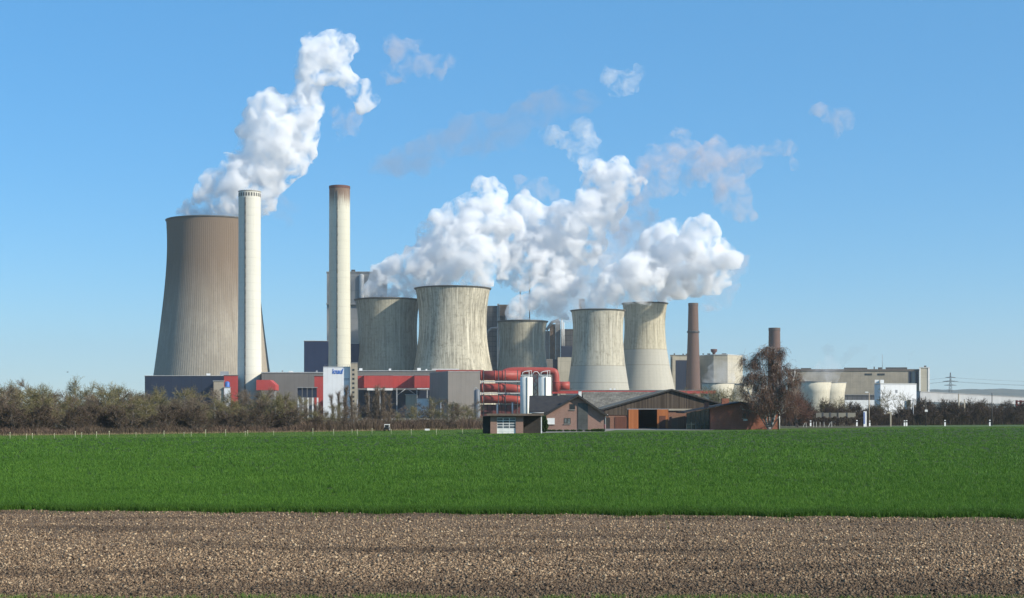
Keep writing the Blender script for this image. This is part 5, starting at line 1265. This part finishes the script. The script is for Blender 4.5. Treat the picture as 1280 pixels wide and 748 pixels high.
tag(raw_mesh('meadow_grass', v5, t5, leafy('short meadow grass', (.075,.16,.022), (.12,.20,.04), (.10,.15,.045), .3, .7)), 'short bright grass between the crop and the tree belt', 'grass', kind='stuff')
# ---- green shrubs round the house
ivy_m = leafy('evergreen leaves', (.02,.045,.012), (.05,.085,.02), None, .2, .5)
def bush(label, px, Y, top, wd, n, name='clipped_bush', cat='bush', group=None, tall=False):
    x, z = X_at(px,Y), Z_at(top,Y); r = thing(name, label, cat, (x,Y,0), group); C = MB(); random.seed(int(px*7))
    for i in range(n):
        d = rnd_dir(); q = random.random()**.4*(1+.25*math.sin(d.x*9+px)*math.sin(d.z*7))
        c = Vector((x+d.x*wd/2*q, Y+d.y*wd/2*q, z/2+d.z*z/2*q)); s_ = .09 if not tall else .13; a = rnd_dir()*s_; b = rnd_dir()*s_
        C.add([c-a, c+b, c+a, c-b*.6], [(0,1,2,3)])
    C.build('foliage', ivy_m, r); s2 = MB()
    for k in range(3): s2.tube([(x+.05*k,Y,0),(x+(k-1)*wd*.15,Y,z*.5),(x+(k-1)*wd*.25,Y+.05,z*.8)], [.04,.025,.01], 5)
    s2.build('stem', bark_m, r)
bush('dense dark green conifer column between carport and farmhouse', 680.5, 243, 520.5, 1.15, 3000, 'columnar_evergreen', 'evergreen', None, True)
for p in (687,692,699.5,708.5,716.5,725,734.5,742.5,747,752): bush('low dark green bush in the bed along the farmhouse gable', p, 252.6, 537.3 if p < 740 else 536.2, 1.0 if p < 740 else 1.3, 500, group='low bushes along the farmhouse')
# ------------------------------------------------------------------ stakes, posts and other small things
stake_m = surf('weathered pale stake', (.40,.42,.27), (.30,.32,.2), 3, .8)
post_w = surf('white plastic post', (.80,.80,.78), (.7,.7,.68), 2, .5)
black_p = surf('black plastic', (.02,.02,.02), None, 2, .5)
sp = None
for i, (p, b) in enumerate(((12.5,550),(33,550),(40.5,549.7),(68,549.3),(94,548.8),(102,548.9),(120.5,548.4),(136.5,548),(170,547.4),(205,547),(230,546.8),(239,547.3),(257,546.3),(282,546.2),(306.5,546.6),(309.5,545.8),(342,545.5),(391,544.4),(417,544.7),(440,543.6),(446.5,545.6),(465,543.2),(489,543),(514,545),(545.5,544.7),(578,543.6),(590,542))):
    Y = GY(b); x = X_at(p, Y)
    if sp is None:
        sp = thing('fence_stake', 'thin pale fence stake in the grass between crop and tree belt', 'fence stake', (x,Y,0), 'thin pale stakes along the left grass strip')
        mb = MB(); mb.tube([(x,Y,0),(x,Y,.82)], .036, 6); mb.build('shaft', stake_m, sp); mb = MB(); mb.tube([(x,Y,.821),(x,Y,.92)], .06, 6); mb.build('insulator', surf('pale insulator', (.62,.6,.4), None, 1), sp)
    else: copy_thing(sp, (x,Y,0), vr.uniform(0,6), vr.uniform(.75,1.1), None, None)
gp = None
for p in (1013.2, 1071, 1087, 1130.5, 1133.2, 1181.2, 1237.2):
    Y = 337.2/(1-.143*(p-640)/F)-8.6; x = X_at(p,Y)
    if gp is None:
        gp = thing('guide_post', 'white roadside guide post with a black band on the right field edge', 'guide post', (x,Y,0), 'white guide posts along the road')
        mb = MB(); mb.prism([(x-.17,Y-.1),(x+.17,Y-.1),(x+.1,Y+.13),(x-.1,Y+.13)],0,.86); mb.prism([(x-.17,Y-.1),(x+.17,Y-.1),(x+.1,Y+.13),(x-.1,Y+.13)],1.14,1.36); mb.build('body', post_w, gp)
        mb = MB(); mb.prism([(x-.172,Y-.102),(x+.172,Y-.102),(x+.102,Y+.132),(x-.102,Y+.132)],.861,1.139); mb.build('band', black_p, gp)
    else: copy_thing(gp, (x,Y,0), vr.uniform(-.1,.1), vr.uniform(.95,1.1))
rp = None
for i, (p, tl) in enumerate(((1004,.35),(1008,-.1),(1017,.02),(1020.5,0),(1025,.03),(1030.2,-.02),(1035.5,.4),(1039.8,-.05))):
    Y = 322; x = X_at(p,Y)
    if rp is None:
        rp = thing('garden_stake', 'short pale leaning stake beside the reddish tree', 'stake', (x,Y,0), 'short pale stakes right of the birch'); mb = MB(); mb.box(x-.05,x+.05,Y-.05,Y+.05,0,1.05); mb.build('shaft', surf('grey stake', (.5,.49,.45), None, 2), rp)
        mb = MB(); mb.box(x-.08,x+.08,Y-.08,Y+.08,1.051,1.12); mb.build('cap', steel, rp); rp.rotation_euler = (0,tl,0)
    else: c = copy_thing(rp, (x,Y,0), 0, vr.uniform(.85,1.15)); c.rotation_euler = (0,tl,0)
def pole(name, label, cat, px, top, Y, rad, m, extra=None):
    r = thing(name, label, cat, (X_at(px,Y), Y, 0)); x = X_at(px,Y); z = Z_at(top,Y)
    mb = MB(); mb.tube([(x,Y,0),(x,Y,z)], [rad, rad*.75], 8); mb.build('pole', m, r)
    if extra: extra(r, x, Y, z)
    return r
def lamp(r, x, Y, z):
    mb = MB(); mb.tube([(x,Y,z-.15),(x-.15,Y,z+.1),(x-.5,Y,z+.15)], .07, 6); mb.build('arm', steel, r)
    mb = MB(); mb.prism([(x-.95,Y-.2),(x-.25,Y-.2),(x-.25,Y+.2),(x-.95,Y+.2)], z+.05, z+.33); mb.build('lamp_head', white_c, r)
def box_on(r, x, Y, z):
    mb = MB(); mb.box(x-.3,x+.35,Y-.3,Y-.11,z*.5,z*.5+.5); mb.build('sign_plate', white_c, r); mb = MB(); mb.tube([(x,Y,z),(x,Y,z+.25)], .12, 6); mb.build('cap', steel, r)
def capped(r, x, Y, z):
    mb = MB(); mb.tube([(x,Y,z),(x,Y,z+.15)], .17, 6); mb.build('cap', steel, r)
pole('street_lamp', 'street lamp with a white head right of the pale stakes', 'street lamp', 1086.3, 491.5, 352, .16, surf('tan mast', (.35,.28,.2), None, 1), lamp)
pole('utility_pole', 'plain grey mast between the white shed and the conveyor bridge', 'pole', 1141.5, 500, 370, .15, steel, capped)
pole('utility_pole', 'dark pole with a white plate at half height in the right scrub', 'pole', 1157.3, 497, 345, .1, dark_m, box_on)
pole('utility_pole', 'taller beige pole of a close pair right of the middle scrub', 'pole', 1198.3, 493, 372, .22, tan, capped)
pole('utility_pole', 'shorter beige pole of a close pair right of the middle scrub', 'pole', 1205.6, 500, 374, .2, tan, capped)
pole('utility_pole', 'tall dark wooden pole standing before the conveyor bridge end', 'pole', 1240, 492, 352, .13, dark_m, capped)
for p, t_, lb in ((446.5,500,'thin light pole left of the bare poplars'),(540,502,'thin light pole before the grey block, nearer the sheds'),(551,504,'shorter thin light pole before the grey block')): pole('utility_pole', lb, 'pole', p, t_, 318, .11, steel, capped)
pole('utility_pole', 'thin light pole carrying a small white plate before the red gallery', 'pole', 467.8, 503, 318, .11, steel, box_on)
Y = 333; x = X_at(1081.3,Y); r = thing('sign_stele', 'slim white and blue sign stele by the road', 'sign', (x,Y,0)); k = Y/F
mb = MB(); mb.box(x-1.9*k,x+1.9*k,Y-.12,Y+.12,0,Z_at(514.4,Y)); mb.build('panel', post_w, r); mb = MB(); mb.box(x-1.9*k-.01,x-.2*k,Y-.14,Y-.121,.6,Z_at(515.4,Y)); mb.build('blue_stripe', surf('blue sign stripe', (.16,.22,.45), None, 1, .4), r)
Y = 331; x = X_at(1113.3,Y); k = Y/F; r = thing('height_gauge', 'beige inverted L shaped post by the road', 'post', (x,Y,0))
mb = MB(); mb.box(x-.75*k,x+.95*k,Y-.15,Y+.15,0,Z_at(515.2,Y)); mb.build('upright', tan, r); mb = MB(); mb.box(x-4.4*k,x-.76*k,Y-.14,Y+.14,Z_at(517,Y),Z_at(515.2,Y)-.003); mb.build('arm', tan, r)
# concrete panel wall
Y = 347; r = thing('panel_wall', 'grey concrete panel wall behind the dark hedge right of the birch', 'wall', (X_at(1045,Y),Y,0))
for a, b in ((1020,1028.5),(1028.9,1038),(1038.4,1047.3),(1047.8,1058.8),(1059.2,1069.5)):
    mb = MB(); mb.box(X_at(a,Y),X_at(b,Y),Y,Y+.15,0,Z_at(516.2,Y)); mb.build('panel', surf('concrete panel', (.25,.23,.18) if a > 1040 else (.18,.17,.14), None, .6, .9, .3), r)
for a in (1028.7,1038.2,1047.55,1059): mb = MB(); mb.box(X_at(a,Y)-.14,X_at(a,Y)+.14,Y-.1,Y+.25,0,Z_at(515.8,Y)); mb.build('post', steel_d, r)
# railing across the embankment
Y = 300; r = thing('guard_rail', 'long pale guard rail above the brambles before the red gallery', 'guard rail', (X_at(498,Y),Y,0)); z = Z_at(524,Y)
mb = MB(); mb.box(X_at(440,Y),X_at(556,Y),Y,Y+.12,z-.16,z+.1); mb.build('rail', surf('pale rail', (.50,.48,.45), (.4,.38,.36), 1, .6), r)
for p in range(442, 557, 9): mb = MB(); mb.box(X_at(p,Y)-.05,X_at(p,Y)+.05,Y+.121,Y+.24,0,z); mb.build('post', steel, r)
# small machine and trough on the meadow
Y = 258; x = X_at(483.6,Y); k = Y/F; r = thing('small_tractor', 'small white topped tractor parked at the bramble edge', 'tractor', (x,Y,0))
mb = MB(); mb.box(x-.42,x+.42,Y-.2,Y+1.0,.35,.62); mb.box(x-.33,x+.33,Y-1.1,Y-.201,.4,.72); mb.build('body', black_p, r)
mb = MB(); mb.prism([(x-.46,Y-.15),(x+.46,Y-.15),(x+.46,Y+.95),(x-.46,Y+.95)],1.12,1.24); mb.build('roof', post_w, r)
mb = MB()
for sx in (-.4,.4):
    for sy in (-.1,.9): mb.box(x+sx-.03,x+sx+.03,Y+sy-.03,Y+sy+.03,.621,1.119)
mb.build('cab_post', post_w, r)
mb = MB(); mb.box(x-.36,x+.36,Y-.08,Y-.05,.63,1.1); mb.build('windscreen', glass_d, r)
for sx in (-.4,.4):
    for sy, rr_ in ((-.8,.27),(.75,.4)):
        mb = MB(); mb.tube([(x+sx-.09,Y+sy,rr_),(x+sx+.09,Y+sy,rr_)], rr_, 18); w_ = mb.build('wheel', black_p, r)
        mb = MB(); mb.tube([(x+sx-.1,Y+sy,rr_),(x+sx+.1,Y+sy,rr_)], rr_*.5, 14); mb.build('rim', post_w, w_)
Y = 263; x = X_at(534,Y); r = thing('water_trough', 'small white trough lying in the grass before the brambles', 'trough', (x,Y,0))
mb = MB(); mb.prism([(x-.4,Y-.25),(x+.4,Y-.25),(x+.4,Y+.25),(x-.4,Y+.25)],.0,.08)
for a in ((x-.42,x+.42,Y-.27,Y-.22),(x-.42,x+.42,Y+.22,Y+.27),(x-.42,x-.37,Y-.219,Y+.219),(x+.37,x+.42,Y-.219,Y+.219)): mb.box(a[0],a[1],a[2],a[3],.081,.36)
mb.build('tub', post_w, r)
# yard at the far right
Y = 430; r = thing('open_shelter', 'low open shelter with a pale flat roof at the right edge', 'shelter', (X_at(1250,Y),Y,0))
mb = MB(); mb.box(X_at(1228,Y),X_at(1272,Y),Y,Y+6,Z_at(514.6,Y),Z_at(512.2,Y)); mb.build('roof', surf('pale roof sheet', (.46,.43,.37), (.38,.35,.3), .5), r)
for p in (1230,1240,1250,1260,1270): mb = MB(); mb.box(X_at(p,Y)-.1,X_at(p,Y)+.1,Y+.3,Y+.5,0,Z_at(514.65,Y)); mb.build('post', steel_d, r)
Y = 425; r = thing('steel_frame', 'dark red steel frame stand at the right edge of the scrub', 'frame', (X_at(1277,Y),Y,0)); m_ = surf('maroon steel', (.14,.03,.035), (.1,.025,.03), 1)
for p in (1271,1276,1283,1290): mb = MB(); x = X_at(p,Y); mb.box(x-.28,x+.28,Y,Y+.4,0,Z_at(500.5,Y)); mb.build('post', m_, r)
for q in (501,506,511.5): mb = MB(); mb.box(X_at(1270,Y),X_at(1291,Y),Y-.3,Y-.01,Z_at(q+1.6,Y),Z_at(q,Y)); mb.build('beam', m_, r)
# bird
def bird(px, py, Y, label, s):
    c = P(px, py, Y); r = thing('flying_bird', label, 'bird', c)
    mb = MB(); L = s
    mb.tube([c+Vector((-L*.5,0,0)),c+Vector((-L*.25,0,0)),c+Vector((0,0,0)),c+Vector((L*.3,0,.02)),c+Vector((L*.45,0,.02)),c+Vector((L*.55,0,0))], [.01,L*.05,L*.09,L*.06,L*.05,.01], 8)
    for sy in (-1,1): mb.add([c+Vector((L*.2,sy*L*.05,L*.04)),c+Vector((-L*.15,sy*L*.05,L*.04)),c+Vector((-L*.12,sy*L*.45,L*.22)),c+Vector((L*.15,sy*L*.45,L*.25)),c+Vector((-L*.12,sy*L*.95,L*.1))], [(0,1,2,3),(3,2,4)])
    mb.build('body', black_p, r)
bird(84.5, 465.5, 260, 'dark bird flying low above the left tree belt', .42)
bird(1213, 31, 300, 'tiny dark bird high in the clear sky', .3)

r = thing('low_hedge', 'low dark clipped hedge before the concrete panel wall', 'hedge', (X_at(1045,342), 342, 0)); C = MB(); random.seed(55)
for i in range(9500):
    px_ = random.uniform(1004, 1082); x = X_at(px_,342); y = 342+random.uniform(-.5,.5); z = random.random()**.7*(2.05+.3*math.sin(px_*.7)*math.sin(px_*.23)); a = rnd_dir()*.16
    C.ribbon((x,y,z), (x+a.x,y+a.y,z+abs(a.z)+.06), .12)
C.build('foliage', twig_dk, r)
mb = MB()
for i in range(14): x = X_at(1005+i*5.7,342); mb.tube([(x,342,0),(x+.1,342.1,.8),(x-.1,341.9,1.4)], [.04,.03,.015], 5)
mb.build('stem', bark_m, r)
# ------------------------------------------------------------------ air
HAZE = 8.5e-5
mb = MB(); mb.box(-7700, 7700, -500, 7600, -1, 345)
t = NT('hazy air'); v = t.n('ShaderNodeVolumePrincipled', i_Density=HAZE, i_Anisotropy=.3); v.inputs['Color'].default_value = (.78,.87,.92,1)
t.link(v.outputs[0], t.out.inputs['Volume'])
tag(mb.build('haze', t.m), kind='stuff')
